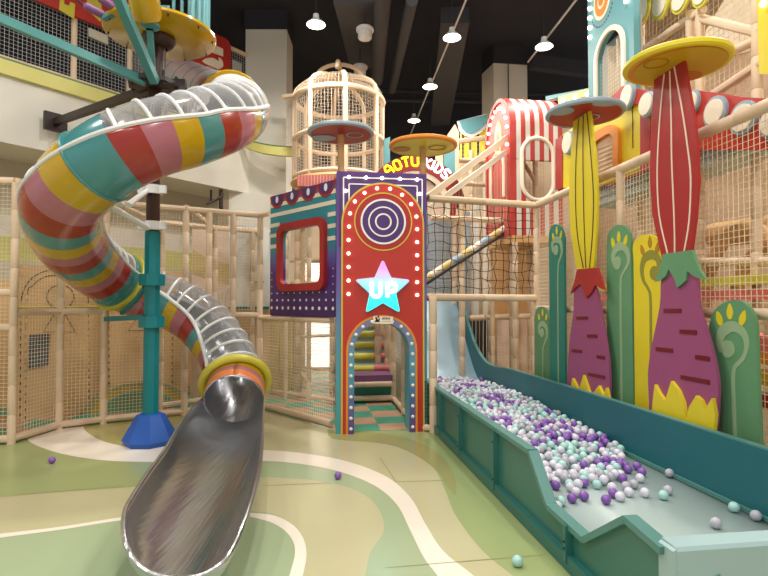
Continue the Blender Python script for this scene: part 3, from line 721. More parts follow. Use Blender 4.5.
    def star(R_, r_):
        raw = []
        for i in range(10):
            a = PI/2+i*PI/5; q = R_ if i % 2 == 0 else r_; raw.append((c[0]+q*math.cos(a), c[1]+q*math.sin(a)))
        out = []
        for i in range(10):
            p = raw[i]
            if i % 2: out.append(p); continue
            a = raw[i-1]; b = raw[(i+1) % 10]; f = .22
            p0 = (p[0]+(a[0]-p[0])*f, p[1]+(a[1]-p[1])*f); p1 = (p[0]+(b[0]-p[0])*f, p[1]+(b[1]-p[1])*f)
            for j in range(7):
                s_ = j/6; out.append(tuple((1-s_)**2*p0[e]+2*s_*(1-s_)*p[e]+s_**2*p1[e] for e in (0, 1)))
        return out
    st = thing('star_sign', 'glowing lilac to cyan star sign reading UP on the red tower face', 'sign', F(*c, .06))
    mb = MB('white_metal'); flat(mb, F, star(.375, .178), .031, .02); mb.build('back_plate', st)
    mb = MB('star_glow'); flat(mb, F, star(.36, .168), .051, .025); mb.build('lit_face', st)
    def gl(path, nm):
        mb = MB('neon_white'); stroke(mb, F, path, .046, .077, .014)
        for e in (path[0], path[-1]): flat(mb, F, circ(e, .023, 12), .077, .014)
        mb.build(nm, st, label='white glowing letter')
    x0, y0 = c[0]-.142, c[1]+.07; h = .155
    gl([(x0, y0), (x0, y0-h*.72)]+circ((x0+.055, y0-h*.72), .055, 9, PI, 2*PI)[1:]+[(x0+.11, y0)], 'letter_u')
    x1 = x0+.195; gl([(x1, y0-h*.99), (x1, y0), (x1+.045, y0)]+circ((x1+.055, y0-.05), .05, 9, PI/2, -PI/2)+[(x1+.02, y0-.1)], 'letter_p')
    # maker plaque above the door
    q = F.px([(373, 323.5), (393, 324), (393, 316.6), (373.3, 316)], .05); s_ = thing('door_plaque', 'small white logo plaque above the arched tower door', 'sign', F(*q[0], .05))
    mb = MB('cream'); flat(mb, F, q, .045, .01); mb.build('plate', s_)
    mb = MB('black'); X, Y_ = q[0][0]+.055, q[0][1]+.018
    flat(mb, F, [(X-.035, Y_), (X+.03, Y_), (X+.022, Y_+.02), (X+.032, Y_+.04), (X+.02, Y_+.048), (X+.004, Y_+.028), (X-.008, Y_+.06), (X-.024, Y_+.064), (X-.03, Y_+.05), (X-.018, Y_+.03), (X-.03, Y_+.014)], .055, .002); mb.build('animal_mark', s_)
    mb = MB('black'); x = X+.06; yb = Y_+.028
    # four blocky characters, as far as the photograph shows them
    for k in range(4):
        xx = x+k*.026
        for a, b in (((0, 0), (0, .026)), ((0, .026), (.017, .026)), ((0, .012), (.017, .012)), ((.017, .026), (.017, 0))):
            if k == 1 and b == (.017, .012): continue
            if k == 3 and a == (0, 0): a, b = (0, 0), (.0085, .026)
            stroke(mb, F, [(xx+a[0], yb+a[1]), (xx+b[0], yb+b[1])], .005, .055, .002)
    for k in range(9): stroke(mb, F, [(x+k*.0115, Y_+.008), (x+k*.0115+.007, Y_+.008)], .005, .055, .002)
    mb.build('lettering', s_)
    mb = MB('slide_red'); flat(mb, F, circ((X+.012, Y_+.066), .014, 8), .055, .002); mb.build('red_mark', s_)
tower()

def window_board():
    u = A6-A5; F = Fr(A5.copy(), u, (-u.y*-1, u.x*-1, 0)); F.n = V((u.y, -u.x, 0)).normalized()
    if F.n.y > 0: F.n = -F.n
    F.o = F.o+F.n*.05; px = F.pix
    t = thing('window_board', 'purple and teal striped board with red-framed window left of the tower', 'panel', F(.9, 1.42))
    x0 = px(270, 300)[0]; x1 = px(335.5, 300)[0]; z0, z1 = 1.42, 3.17
    R_ = lambda a, b, c_, d, r, n=6: [(x, y) for cx, cy, s0 in ((b-r, d-r, 0), (a+r, d-r, 1), (a+r, c_+r, 2), (b-r, c_+r, 3)) for x, y in circ((cx, cy), r, n, s0*PI/2, s0*PI/2+PI/2)]
    wa, wb = px(283, 300)[0], px(323, 300)[0]; wc, wd = px(283, 284.5)[1], px(300, 228.5)[1]
    inn = R_(wa, wb, wc, wd, .1)
    def outp(a, b, c_, d):   # outline points matching the inner loop
        out = []
        for k, (x, y) in enumerate(inn):
            q = k//6; j = (k % 6)/5
            cx, cy = ((b, d), (a, d), (a, c_), (b, c_))[q]
            out.append((cx, cy))
        return out
    # board with hole: corners repeated keep loops paired
    n = len(inn); mid = ((wa+wb)/2, (wc+wd)/2)
    O = []
    for (x, y) in inn:
        dx, dy = x-mid[0], y-mid[1]; s_ = min(((x1 if dx > 0 else x0)-mid[0])/dx if abs(dx) > 1e-6 else 9e9, ((z1 if dy > 0 else z0)-mid[1])/dy if abs(dy) > 1e-6 else 9e9); O.append((mid[0]+dx*s_, mid[1]+dy*s_))
    # insert exact corners
    for cx, cy in ((x1, z1), (x0, z1), (x0, z0), (x1, z0)):
        k = min(range(n), key=lambda i: (O[i][0]-cx)**2+(O[i][1]-cy)**2); O[k] = (cx, cy)
    mb = MB('window_board'); mb.ring([F(x, y, -.04) for x, y in O], [F(x, y, -.04) for x, y in inn], F.n*.04); mb.build('board', t)
    out = R_(wa-.09, wb+.09, wc-.1, wd+.1, .15); mb = MB('red'); mb.ring([F(x, y, .0) for x, y in out], [F(x, y, .0) for x, y in inn], F.n*.06); mb.build('window_frame', t)
    # white stripes: full ones above the window, short ones beside it
    for k, z in enumerate((3.0, 2.86, 2.71, 2.56, 2.40)):
        segs = [(x0, x1)] if z > wd+.1 else [(x0, wa-.1), (wb+.1, x1)]
        for a, b in segs: mb = MB('cream'); flat(mb, F, [(a, z), (b, z), (b, z+.055), (a, z+.055)], 0, .005); mb.build('white_stripe', t)
    ww = (x1-x0)/4
    for k in range(4):
        c = (x0+ww*(k+.5), z1)
        for r, m, h in ((ww*.5, 'red', .008), (ww*.4, 'purple', .012)):
            mb = MB(m); flat(mb, F, circ(c, r, 16, PI, 2*PI), 0, h); mb.build('scallop', t)
        mb = MB('white'); flat(mb, F, circ((c[0], c[1]-.07), .035, 14, ry=.05), .012, .004); mb.build('scallop_dot', t)
    nd = 11
    for r_, (z, rad) in enumerate(((1.53, .024), (1.64, .017), (1.74, .012))):
        for k in range(nd):
            x = x0+.05+(x1-x0-.1)*k/(nd-1)
            if z > wc-.12 and wa-.12 < x < wb+.12: continue
            mb = MB('white'); flat(mb, F, circ((x, z), rad, 10), 0, .004); mb.build('printed_dot', t)
    for z in (1.84, 1.94, 2.04):
        for x in (x0+.05, x1-.05): mb = MB('white'); flat(mb, F, circ((x, z), .008, 8), 0, .004); mb.build('printed_dot', t)
window_board()

def tower_inside():
    # soft stair of rollers behind the door
    o = TW; d = TWD
    def Q(u, w_, z): return o.o+o.u*u+d*w_+ZV*z
    t = thing('roller_stair', 'climbing stair of yellow and pink rollers seen through the tower door', 'stair', Q(.5, 2.6, 0))
    MB('purple_pad').prism([Q(.1, 1.95, .34), Q(1.0, 1.95, .34), Q(1.0, 2.5, .34), Q(.1, 2.5, .34)], (0, 0, .1)).build('platform', t, label='purple padded platform')
    MB('sea_green').prism([Q(.1, 2.0, 0), Q(1.0, 2.0, 0), Q(1.0, 2.05, 0), Q(.1, 2.05, 0)], (0, 0, .3)).build('riser_board', t)
    for z in (.08, .3): MB('wood_foam').pad(Q(.05, 1.93, z), Q(1.0, 1.93, z), .045).build('rail', t)
    for k in range(6):
        w_ = 2.62+.3*k; z = .46+.18*k; Yk = 6.52+.9906*w_
        ux = lambda px_: ((px_-384)/530*(Yk+.1)+.603+.1368*w_)/.9906
        u0, u1, u2 = .2, ux(372.5), ux(388.5-1.1*k)
        MB('slide_blue').prism([Q(u0, w_+.05, z-.14), Q(u2, w_+.05, z-.14), Q(u2, w_+.1, z-.14), Q(u0, w_+.1, z-.14)], (0, 0, .22)).build('step_board', t)
        MB('flange_yellow').tube([Q(u0, w_, z), Q(u1, w_, z)], .066, 14).build('roller', t); MB('roll_pink').tube([Q(u1, w_, z), Q(u2, w_, z)], .066, 14).build('roller', t)
    p = [(Q(1.02, 2.0, 0), Q(1.02, 2.0, 2.9)), (Q(1.02, 2.7, 0), Q(1.02, 2.7, 2.9)), (Q(1.02, 3.5, 0), Q(1.02, 3.5, 2.9)), (Q(1.02, 1.0, 0), Q(1.02, 1.0, 2.9))]
    frame_thing('foam posts and nets along the right side of the passage behind the tower door', Q(1.02, 2, 0), p, [(Q(1.02, .35, .06), Q(1.02, 2.0, .06)), (Q(1.02, .35, 2.9), Q(1.02, 3.5, 2.9))],
                [(Q(1.02, .35, .1), Q(1.02, 3.6, .1), Q(1.02, 3.6, 2.9), Q(1.02, .35, 2.9), .06)], name='inner_frame', cat_='frame', nm='net_tan')
tower_inside()

# ------------------------------------------------------------------ mushrooms
def mushroom_disc(t, c, r, rim, under, ringm, blobm, ring_at, blobs, inner=None, th=.055, tilt=None):
    c = V(c); ax = tilt or ZV; a = V((1, 0, 0)); b = V((0, 1, 0))
    a = (a-ax*a.dot(ax)).normalized(); b = ax.cross(a)
    MB(rim).lathe(c, [(r*.9, 0), (r-.015, 0), (r, .015), (r, th-.012), (r-.012, th), (.001, th+.02)], 48, ax).build('cap_rim', t)
    MB(under).lathe(c, [(.001, .002), (r*.93, .002)], 48, ax).build('cap_underside', t)
    if inner:
        MB(inner).prism([c+a*x+b*y-ax*.004 for x, y in circ((0.02, -.01), r*.84, 40)], ax*.003).build('underside_field', t)
    for (x, y, rx, ry) in blobs:
        pts = [(px_, py_) for px_, py_ in circ((x*r, y*r), rx*r, 20, ry=ry*r)]
        pts = [(q if math.hypot(*q) < r*.95 else (q[0]*r*.95/math.hypot(*q), q[1]*r*.95/math.hypot(*q))) for q in pts]
        MB(blobm).prism([c+a*x_+b*y_-ax*.008 for x_, y_ in pts], ax*.004).build('painted_patch', t)
    x, y, rr = ring_at; A = circ((x*r, y*r), rr*r, 26); B = circ((x*r, y*r), rr*r*.82, 26)
    MB(ringm).ring([c+a*p[0]+b*p[1]-ax*.009 for p in A], [c+a*p[0]+b*p[1]-ax*.009 for p in B], ax*.004).build('painted_ring', t)

BF = pitF(3.12)
TH = .04
def drop(c, h, w_, ang=0):
    pts = []
    for i in range(16):
        a = 2*PI*i/16; x = w_*math.sin(a)*(1-.45*max(0, math.cos(a))); y = h*math.cos(a)
        pts.append((c[0]+x*math.cos(ang)+y*math.sin(ang), c[1]-x*math.sin(ang)+y*math.cos(ang)))
    return pts
def leaf(label, name, outline, m, dm, drops, cm, blob, br, path, wid, zb=.25):
    L_ = lambda a, b, t_: (a[0]+(b[0]-a[0])*t_, a[1]+(b[1]-a[1])*t_)
    outline = [outline[0], L_(outline[1], outline[0], .15)]+outline[1:-1]+[L_(outline[-2], outline[-1], .12), outline[-1]]
    q = BF.px(outline); F = BF
    t = thing(name, label, 'decor board', F(q[0][0], 0), 'painted sprout boards behind the ball pit')
    xa = q[0][0]; xb = q[-1][0]
    pts = [(xa, zb)]+cat(q, 5)+[(xb, zb)]
    mb = MB(m); flat(mb, F, pts, -.018, .028); mb.build('board', t, smooth=30)
    for i, d in enumerate(drops):
        c = F.pix(*d, .03); mb = MB(dm); flat(mb, F, drop(c, wid*.8, wid*.4, (i-1)*.35), .008, .006); mb.build('petal_mark', t)
    P_ = cat(F.px(path, .03), 5); ww = [wid*1.25*min(1, .55+.5*k/12) if k < 12 else max(wid*.45, wid*(1.2-.05*(k-12))) for k in range(len(P_))]
    mb = MB(cm); stroke(mb, F, P_, ww, .008, .006); flat(mb, F, circ(F.pix(*blob, .03), br, 18), .008, .0065); mb.build('curl_mark', t)
leaf('short green sprout board at the far end, smallest of the painted boards', 'sprout_board', [(535, 380), (535, 318), (537, 310), (541, 306.5), (547, 309), (550, 318), (550.5, 380)], 'moss', 'yellow', [(537.6, 317), (541.2, 312.5), (545, 317)], 'pale_leaf', (540.5, 333), .06,
     [(538, 334), (537.7, 327), (541, 323.5), (545, 328), (545.5, 337), (543, 344), (541.5, 352), (541.5, 384)], .06)
leaf('tall dark teal sprout board left of the yellow-stemmed mushroom', 'sprout_board', [(551, 386), (549.5, 240), (550.5, 230), (555, 224.5), (561, 227), (564.5, 238), (566, 386)], 'sea_green', 'yellow', [(551.8, 236.5), (555.4, 230.5), (559.5, 234.5)], 'pale_leaf', (554.5, 250), .065,
     [(552, 252), (551, 244), (554.5, 239.5), (559, 242), (560.5, 251), (559, 258), (557, 265), (556.5, 290), (557, 386)], .065)
leaf('tall green sprout board between the two mushrooms, with a pale curl', 'sprout_board', [(608, 402), (607.5, 250), (609, 234), (615, 226.5), (621, 225), (628, 229), (631.5, 240), (634.5, 402)], 'leaf_green', 'yellow', [(611.3, 243), (617, 237), (623.8, 240.5)], 'pale_leaf', (615.5, 263), .068,
     [(613, 265), (611.5, 256), (615, 248), (621, 246.5), (626, 253), (626.5, 263), (622, 272), (619.3, 280), (619, 310), (620, 402)], .075)
leaf('yellow sprout board with brown petal marks, left of the larger mushroom', 'sprout_board', [(636, 408), (634.5, 262), (634, 245), (640, 237), (648, 234.5), (658, 238), (662, 250), (668, 408)], 'yellow', 'brown_gold', [(640.5, 250), (648, 242), (655.5, 247.5)], 'olive', (652.5, 273), .065,
     [(657, 268), (656, 259), (650, 254.5), (643, 258), (640, 268), (641.5, 280), (646.5, 289), (648.6, 300), (649, 350), (650, 410)], .07)
leaf('wide green sprout board nearest the camera, right of the larger mushroom', 'sprout_board', [(716, 432), (710.5, 345), (710.5, 325), (716, 310), (727, 302), (737, 300), (748, 305), (756, 320), (757.5, 340), (761.5, 445)], 'leaf_green', 'yellow', [(717, 318.5), (727.6, 311.5), (740.5, 318)], 'pale_leaf', (725.5, 349), .065,
     [(720, 352), (717.5, 341), (721, 331), (731, 326.5), (741, 333), (744.5, 345), (741, 358), (733, 367), (731, 378), (731.5, 400), (733, 440)], .075)

def mushroom(label, body, bm, bud, budm, lines, lm, collar, cm, dashes, flames, cpx, r, rim, under, ringm, blobm, ring_at, blobs, inner=None):
    F = BF
    c = F.pix(*cpx); t = thing('mushroom_tree', label, 'decor', F(c[0], 0, .05), 'tall mushroom figures behind the ball pit')
    q = F.px(body, .09); q = cat(q, 4); zb = .22
    mb = MB(bm); flat(mb, F, [(q[0][0], zb)]+q+[(q[-1][0], zb)], .085, .025); mb.build('trunk', t, smooth=30)
    mb = MB(budm); flat(mb, F, F.px(bud, .08), .08, .025); mb.build('stem', t, smooth=30)
    for l in lines: mb = MB(lm); stroke(mb, F, cat(F.px(l, .1), 4), .013, .105, .005); mb.build('stem_line', t)
    mb = MB(cm); flat(mb, F, F.px(collar, .13), .11, .022); mb.build('collar', t, smooth=30)
    for a, b in dashes: mb = MB('dark_red'); stroke(mb, F, F.px([a, b], .11), .034, .11, .005); mb.build('dash_mark', t)
    fl = F.px(flames, .13); zb2 = .3
    mb = MB('yellow'); flat(mb, F, [(fl[0][0], zb2)]+fl+[(fl[-1][0], zb2)], .11, .03); mb.build('flame_trim', t, smooth=30)
    cc = F(c[0], c[1], .08); mushroom_disc(t, cc, r, rim, under, ringm, blobm, ring_at, blobs, inner)
mushroom('magenta trunk mushroom with yellow stem and red flat cap', [(569, 388), (569, 374), (571, 342), (575, 312), (577, 285), (595, 284), (602.5, 312), (609.5, 355), (611, 374), (611.5, 396)], 'magenta',
         [(576, 110), (574, 140), (572, 165), (571, 195), (572.5, 232), (578, 266), (581, 276), (594, 276), (596, 264), (598.5, 232), (599.8, 195), (597.5, 157), (593, 120), (590, 100)], 'yellow',
         [[(580, 112), (577, 150), (576, 195), (578, 235), (584, 268)], [(584, 108), (583.5, 150), (584, 195), (585, 235), (586.5, 268)], [(587, 106), (591, 150), (594, 195), (593, 235), (590, 268)]], 'dash',
         [(577, 269.5), (597, 267.5), (600, 275), (605, 290.5), (600, 288), (595, 285), (592, 292), (586, 298), (583, 290), (580, 284), (576, 287), (570.5, 293.5), (574, 283)], 'red',
         [((576.5, 318), (588, 318)), ((587.5, 336), (597.5, 336.2)), ((572, 350.5), (582, 351.5)), ((597, 356.5), (605, 358)), ((588, 374), (605, 377.5))],
         [(571.5, 388), (573, 378), (579.5, 391), (584, 375), (590.5, 394), (593, 394), (599.5, 385.5), (604, 396), (607, 387.5), (610, 400)],
         (591.5, 116), .42, 'grey_blue', 'red', 'grey_blue', 'grey_blue', (.15, .1, .27), [(-.72, -.35, .3, .3), (.2, -.9, .35, .2)])
mushroom('magenta trunk mushroom with red stem and yellow flat cap, the larger one', [(651, 402), (650, 375), (652, 355), (656, 335), (662, 305), (666, 270), (695, 266), (701, 305), (708.5, 330), (714, 350), (718.5, 370), (720.5, 390), (719, 422), (717.5, 431)], 'magenta',
         [(657, 74), (654, 120), (652.5, 160), (652.5, 182), (655, 215), (662, 247), (665, 260), (692, 258), (694, 250), (698, 220), (701, 182), (700, 152), (697, 120), (691, 87), (686, 58)], 'red',
         [[(665, 74), (660.5, 120), (658, 170), (660, 215), (668.5, 254)], [(670.5, 71), (672, 120), (672.5, 160), (675, 220), (675.5, 253)], [(675, 67), (683, 110), (688, 144), (691.5, 177), (690, 220), (685, 251)]], 'cream',
         [(663, 254), (692, 250), (695.5, 260), (700, 271), (706, 279), (699, 278.5), (693.5, 276), (687, 271), (686, 280), (682, 284), (677, 288), (674.5, 279), (668.5, 269), (666, 276), (661, 280), (654.5, 281.5), (659, 271)], 'leaf_green',
         [((664, 310.8), (681.5, 310.8)), ((680, 331.5), (697, 332.6)), ((656, 349), (673, 350.7)), ((695.5, 357), (710, 359)), ((681, 377), (710, 382.5))],
         [(652.5, 412), (655.5, 384.5), (660, 393), (666, 401), (672, 381), (679, 390), (684, 402), (687, 421), (690, 407), (697, 395.5), (702, 400), (706, 409.5), (713, 398), (716, 414), (714.5, 431)],
         (685, 67.5), .41, 'yellow', 'orange', 'brown_gold', 'patch_orange', (-.5, -.18, .24), [(.42, .42, .34, .26)], 'gold')
for (label, x, y, Y, r, px0, cfg) in (('small mushroom with red flat cap behind the tower, left one', 341, 135, 7.25, .46, 'wood_tan', ('grey_blue', 'red', 'grey_blue', 'grey_blue', (.42, -.05, .26), [(-.55, .25, .38, .28)])),
                                      ('small mushroom with yellow flat cap behind the tower, before the neon sign', 423, 148, 7.25, .47, 'wood_tan', ('orange', 'yellow', 'brown_gold', 'brown_gold', (.42, -.05, .26), [(-.62, .1, .26, .24)]))):
    c = P(x, y, Y); t = thing('mushroom_post', label, 'decor', up(c, 0))
    MB('wood_tan').tube([up(c, 0), c], .045, 12).build('post', t)
    mushroom_disc(t, c, r, *cfg)

# ------------------------------------------------------------------ fences on the right
RF = pitF(3.24)
def fence_right():
    F = RF
    ys = [7.56, 6.4, 5.5, 4.55, 3.6, 2.6]
    t = frame_thing('long netted foam fence running behind the sprout boards on the right', F(YF(5), 0), [(F(YF(y), 0), F(YF(y), 3.0)) for y in ys],
                [(F(YF(7.56), 3.0), F(YF(2.2), 3.0), .05), (F(YF(7.56), 1.52), F(YF(2.2), 1.52))],
                [(F(YF(7.56), .1), F(YF(2.3), .1), F(YF(2.3), 3.0), F(YF(7.56), 3.0), .05)])
    a = F(YF(7.56), 0); b = up(P(427, 300, 6.9), 0); c = up(P(433, 300, 6.62), 0)
    za = 3.0; zb = P(427, 198, 6.9).z
    t = thing('netted_fence', 'foam-railed fence with dark knotted rope net right of the tower', 'fence', (a+b)/2)
    MB('wood_foam').pad(up(a, za), up(b, zb), .05, .6).build('rail', t); zc = P(433, 297, 6.62).z; zd = P(537, 298, 7.3).z
    MB('wood_foam').pad(up(b, zc), up(a, zd), .05, .6).build('rail', t)
    MB('wood_foam').pad(c, up(c, zc), .05).build('post', t); MB('wood_foam').pad(up(c, zc), up(b, zc), .05).build('rail', t)
    rnd = random.Random(3); mb = MB('dark_net'); nu, nv = 15, 11
    J = {}
    for i in range(nu+1):
        for j in range(nv+1):
            p = up(b, zc+.02).lerp(up(a, zd+.02), i/nu).lerp(up(b, zb).lerp(up(a, za), i/nu), j/nv)
            if 0 < j < nv: p = p+V((rnd.uniform(-.022, .022), 0, rnd.uniform(-.025, .025)))
            J[i, j] = p
    for i in range(nu+1):
        for j in range(nv+1):
            if i < nu and j > 0: mb.bar(J[i, j], J[i+1, j], .008)
            if j < nv: mb.bar(J[i, j], J[i, j+1], .008)
    mb.build('rope_net', t, smooth=0, label='dark loose rope net')
    d = c; e = up(P(418, 300, 6.7), 0); MB('dark_net').net(up(e, .04), up(d, .04), up(d, .62), up(e, .62), .05).build('lower_net', t, smooth=0)
    MB('wood_foam').pad(up(e, .05), up(d, .05), .04).build('rail', t)
fence_right()

# ------------------------------------------------------------------ ball pit
LW, RW = pitF(1.577), pitF(2.888)
FZ = .22
def pit():
    t = thing('ball_pit', 'long teal ball pit with notched side wall and pale floor', 'ball pit', (1.5, 4.5, 0))
    prof = [(10.2, .56), (3.78, .56), (3.50, .285), (3.04, .27), (2.64, .55), (2.37, .52)]
    F = LW
    mb = MB('pit_panel'); flat(mb, F, [(YF(10.2), .0)]+[(YF(y), z) for y, z in prof]+[(YF(2.34), 0)], -.03, .03); mb.build('side_wall', t, smooth=30)
    mb = MB('pit_trim')
    for (a, b), (c, d) in zip(prof, prof[1:]): mb.bar(F(YF(a), b-.012, -.005), F(YF(c), d-.012, -.005), .075, .035)
    mb.build('top_trim', t, smooth=0)
    mb = MB('pit_green'); mb.bar(F(YF(10.2), .05, .015), F(YF(2.34), .05, .015), .05, .09); mb.build('bottom_trim', t, smooth=0)
    for x in (442, 462, 497, 569):
        y = F.o.x/((x-384)/530+.14); h = .54
        if x == 569: h = .27
        mb = MB('pit_green'); mb.bar(F(YF(y), .05, .02), F(YF(y), h, .02), .05, .045); pb = mb.build('upright', t, smooth=0)
        for z in (.13, h-.1):
            MB('black').ball(F(YF(y)+.0, z, .045), .009, 8).build('bolt', pb)
    # far wall with rising end
    F = RW; cur = [(2.2, .67), (5, .665), (7.6, .64), (8.3, .60), (8.8, .64), (9.3, .86), (9.75, 1.25), (10.15, 1.68), (10.4, 1.95)]
    c = cat(cur, 6); mb = MB('pit_wall_teal'); flat(mb, F, [(YF(10.4), 0)]+[(YF(y), z) for y, z in reversed(c)]+[(YF(2.2), 0)], -.04, .04); mb.build('back_wall', t, smooth=30)
    mb = MB('pit_trim'); A = [F(YF(y), z, 0) for y, z in c]; B = [F(YF(y), z, -.05) for y, z in c]; mb.ring(A, B, V((0, 0, .012)), closed=False); mb.build('back_wall_edge', t)
    # floor and steep blue slide
    s_ = [(2.38, FZ), (8.4, FZ), (8.9, .24), (9.3, .42), (9.7, .78), (10.1, 1.22), (10.5, 1.62), (10.9, 1.7)]
    c = cat(s_, 6); n1 = [i for i, q in enumerate(c) if q[0] <= 8.4]
    def strip(seq, m, nm, lab=None):
        mb = MB(m); k = mb.add([p for y, z in seq for p in (V((1.60-.14*y, y, z)), V((2.885-.14*y, y, z)))])
        for i in range(len(seq)-1): mb.face((k+2*i, k+2*i+1, k+2*i+3, k+2*i+2))
        o = mb.build(nm, t, smooth=60); md = o.modifiers.new('thick', 'SOLIDIFY'); md.thickness = .04; md.offset = -1 if True else 1
        if lab: o['label'] = lab
        return o
    strip(c[:len(n1)], 'pit_floor', 'pit_floor'); strip(c[len(n1)-1:], 'slide_blue', 'wave_slide', 'pale blue steep slide surface')
    mb = MB('pit_trim'); mb.bar(RW(YF(8.4), FZ+.02, .012), RW(YF(2.4), FZ+.02, .012), .02, .03); mb.build('floor_trim', t, smooth=0)
    # padded near end
    a = P(673, 300, 2.31); F = Fr((a.x, a.y, 0), (.9906, .1368, 0))
    e = thing('padded_block', 'pale teal padded wall closing the near end of the ball pit', 'pad', F(.8, 0, -.04))
    mb = MB('pad_teal'); prof = [(0, 0), (0, .53), (.012, .545), (.10, .55), (.112, .54), (.112, 0)]
    k = [V(F(0, z, -w_)) for w_, z in prof]; mb.prism(k, F.u*1.9); mb.build('cover', e, smooth=30)
    mb = MB('pad_teal'); mb.prism([F(-.015, 0, -.002), F(0, 0, -.002), F(0, .54, -.002), F(-.015, .53, -.002)], F.n*-.1); mb.build('edge_flap', e)
    mb = MB('pit_trim'); mb.tube([F(.07, .03, .004), F(.065, .3, .004), F(.11, .38, .004), F(.2, .42, .004)], .005, 5); mb.build('fold_seam', e)
pit()

def balls():
    rnd = random.Random(11); r = .034
    cell = {}; B = []
    def put(x, y, z):
        B.append((x, y, z)); cell.setdefault((int(x/.07), int(y/.07)), []).append(len(B)-1)
    def nb(x, y):
        i, j = int(x/.07), int(y/.07)
        for a in (i-1, i, i+1):
            for b in (j-1, j, j+1):
                for k in cell.get((a, b), ()): yield B[k]
    def rest(x, y):
        z = FZ+r
        for (a, b, c) in nb(x, y):
            d2 = (a-x)**2+(b-y)**2
            if d2 < 4*r*r: z = max(z, c+math.sqrt(4*r*r-d2))
        return z
    def hmax(Y, u):      # allowed top of the heap above the floor
        left = np.interp(Y, [3.6, 3.95, 4.3, 5, 6, 7.2, 8.6], [.03, .06, .15, .24, .29, .25, .14]); right = np.interp(Y, [4.4, 4.7, 5.2, 6, 7, 8.6], [.0, .06, .09, .12, .16, .12])
        return left+(right-left)*u
    def inside(Y, u):    # dense carpet
        near = np.interp(u, [0, .2, .5, .8, 1], [3.98, 3.9, 4.0, 4.35, 4.9]); return Y > near
    x_of = lambda Y, u: (1.577+.045+u*(2.888-1.577-.085))-.14*Y
    fails = 0
    while len(B) < 2600 and fails < 4000:
        best = None
        for _ in range(7):
            Y = 3.85+(8.9-3.85)*rnd.random()**1.1; u = rnd.random()
            if not inside(Y, u): continue
            x = x_of(Y, u); z = rest(x, Y)
            if z > FZ+max(2*r*.99, hmax(Y, u)): continue
            if best is None or z < best[2]: best = (x, Y, z)
        if best: put(*best); fails = 0
        else: fails += 1
    # scattered ones near the front, read from the photograph
    sc = [(541, 448, 'm'), (551.5, 458, 'p'), (567, 459, 'w'), (546, 471, 'p'), (554, 469, 'p'), (550, 476, 'w'), (559, 475, 'm'), (565, 477, 'p'), (585, 478, 'p'), (572, 473, 'm'), (572, 498, 'p'), (576, 492, 'w'), (584, 496, 'p'), (580.5, 500, 'm'), (561, 501, 'm'), (557, 506, 'w'),
          (589, 471, 'w'), (596, 472, 'p'), (603, 466, 'w'), (602, 484, 'w'), (613, 493, 'p'), (606, 499.5, 'p'), (620, 496.5, 'w'), (612, 487, 'w'), (618, 477, 'p'), (629, 492, 'w'), (632, 491, 'p'), (645, 492.5, 'w'), (663.5, 495, 'm'), (668, 490, 'g'), (640, 478, 'w'), (642, 472, 'p'), (636, 473, 'p'),
          (632, 478, 'p'), (623, 478, 'p'), (637, 466, 'p'), (669.5, 473, 'g'), (734, 507, 'm'), (756, 515.5, 'g'), (716, 523, 'g'), (727, 526.5, 'p'), (624, 470, 'g'), (597, 479, 'g'), (626, 486, 'g'), (548, 481, 'w'), (634, 484, 'g')]
    loose = []
    for x, y, c in sc:
        p = G(x, y, FZ+r); z = FZ+r
        if any((p.x-a)**2+(p.y-b)**2+(z-c_)**2 < (1.9*r)**2 for a, b, c_ in B): continue
        put(p.x, p.y, z); loose.append((len(B)-1, c, x, y))
    # colours
    colr = {}
    blob = [(rnd.uniform(3.9, 8.5), rnd.random(), rnd.choice('pmgw')) for _ in range(34)]
    for i, (x, y, z) in enumerate(B):
        q = rnd.random(); u = (x+.14*y-1.6)/1.25; c = 'p' if q < .15 else 'm' if q < .36 else 'g' if q < .55 else 'w'
        for by, bu, bc in blob:
            if (y-by)**2+((u-bu)*1.2)**2 < .16**2 and rnd.random() < .75: c = bc
        colr[i] = c
    for i, c, *_ in loose: colr[i] = c
    # which ones show, and how large: coarse depth test from the viewing side
    Wd, Hd = 768*2, 576*2; zb = np.full((Hd, Wd), 1e9, np.float32); idb = np.full((Hd, Wd), -1, np.int32)
    for i, b in enumerate(B):
        px_, py_, d = toimg(V(b)); rp = FPX*2*r/d; cx, cy = px_*2, py_*2
        x0, x1 = max(0, int(cx-rp)), min(Wd-1, int(cx+rp)+1); y0, y1 = max(0, int(cy-rp)), min(Hd-1, int(cy+rp)+1)
        if x1 <= x0 or y1 <= y0: continue
        yy, xx = np.mgrid[y0:y1, x0:x1]; k = ((xx-cx)**2+(yy-cy)**2 <= rp*rp) & (zb[y0:y1, x0:x1] > d)
        zb[y0:y1, x0:x1][k] = d; idb[y0:y1, x0:x1][k] = i
    ids, cnt = np.unique(idb[idb >= 0], return_counts=True); area = dict(zip(ids.tolist(), cnt.tolist()))
    LI = {i for i, *_ in loose}
    order = sorted(area, key=lambda i: -area[i]-(1e6 if i in LI else 0)); pick = set(order[:298])
    meshes = {}
    proto = {}
    for k, m in (('p', 'ball_purple'), ('w', 'ball_white'), ('m', 'ball_mint'), ('g', 'ball_grey')):
        mb = MB(m).ball((0, 0, 0), r, 16); me = bpy.data.meshes.new('plastic_ball'); me.from_pydata([tuple(q) for q in mb.v], [], mb.f); me.materials.append(MATS[m]); me.polygons.foreach_set('use_smooth', [True]*len(mb.f)); meshes[k] = me
    NM = {'p': 'purple', 'w': 'white', 'm': 'mint', 'g': 'pale grey'}
    first = bpy.data.objects.new('plastic_ball', meshes['p'])
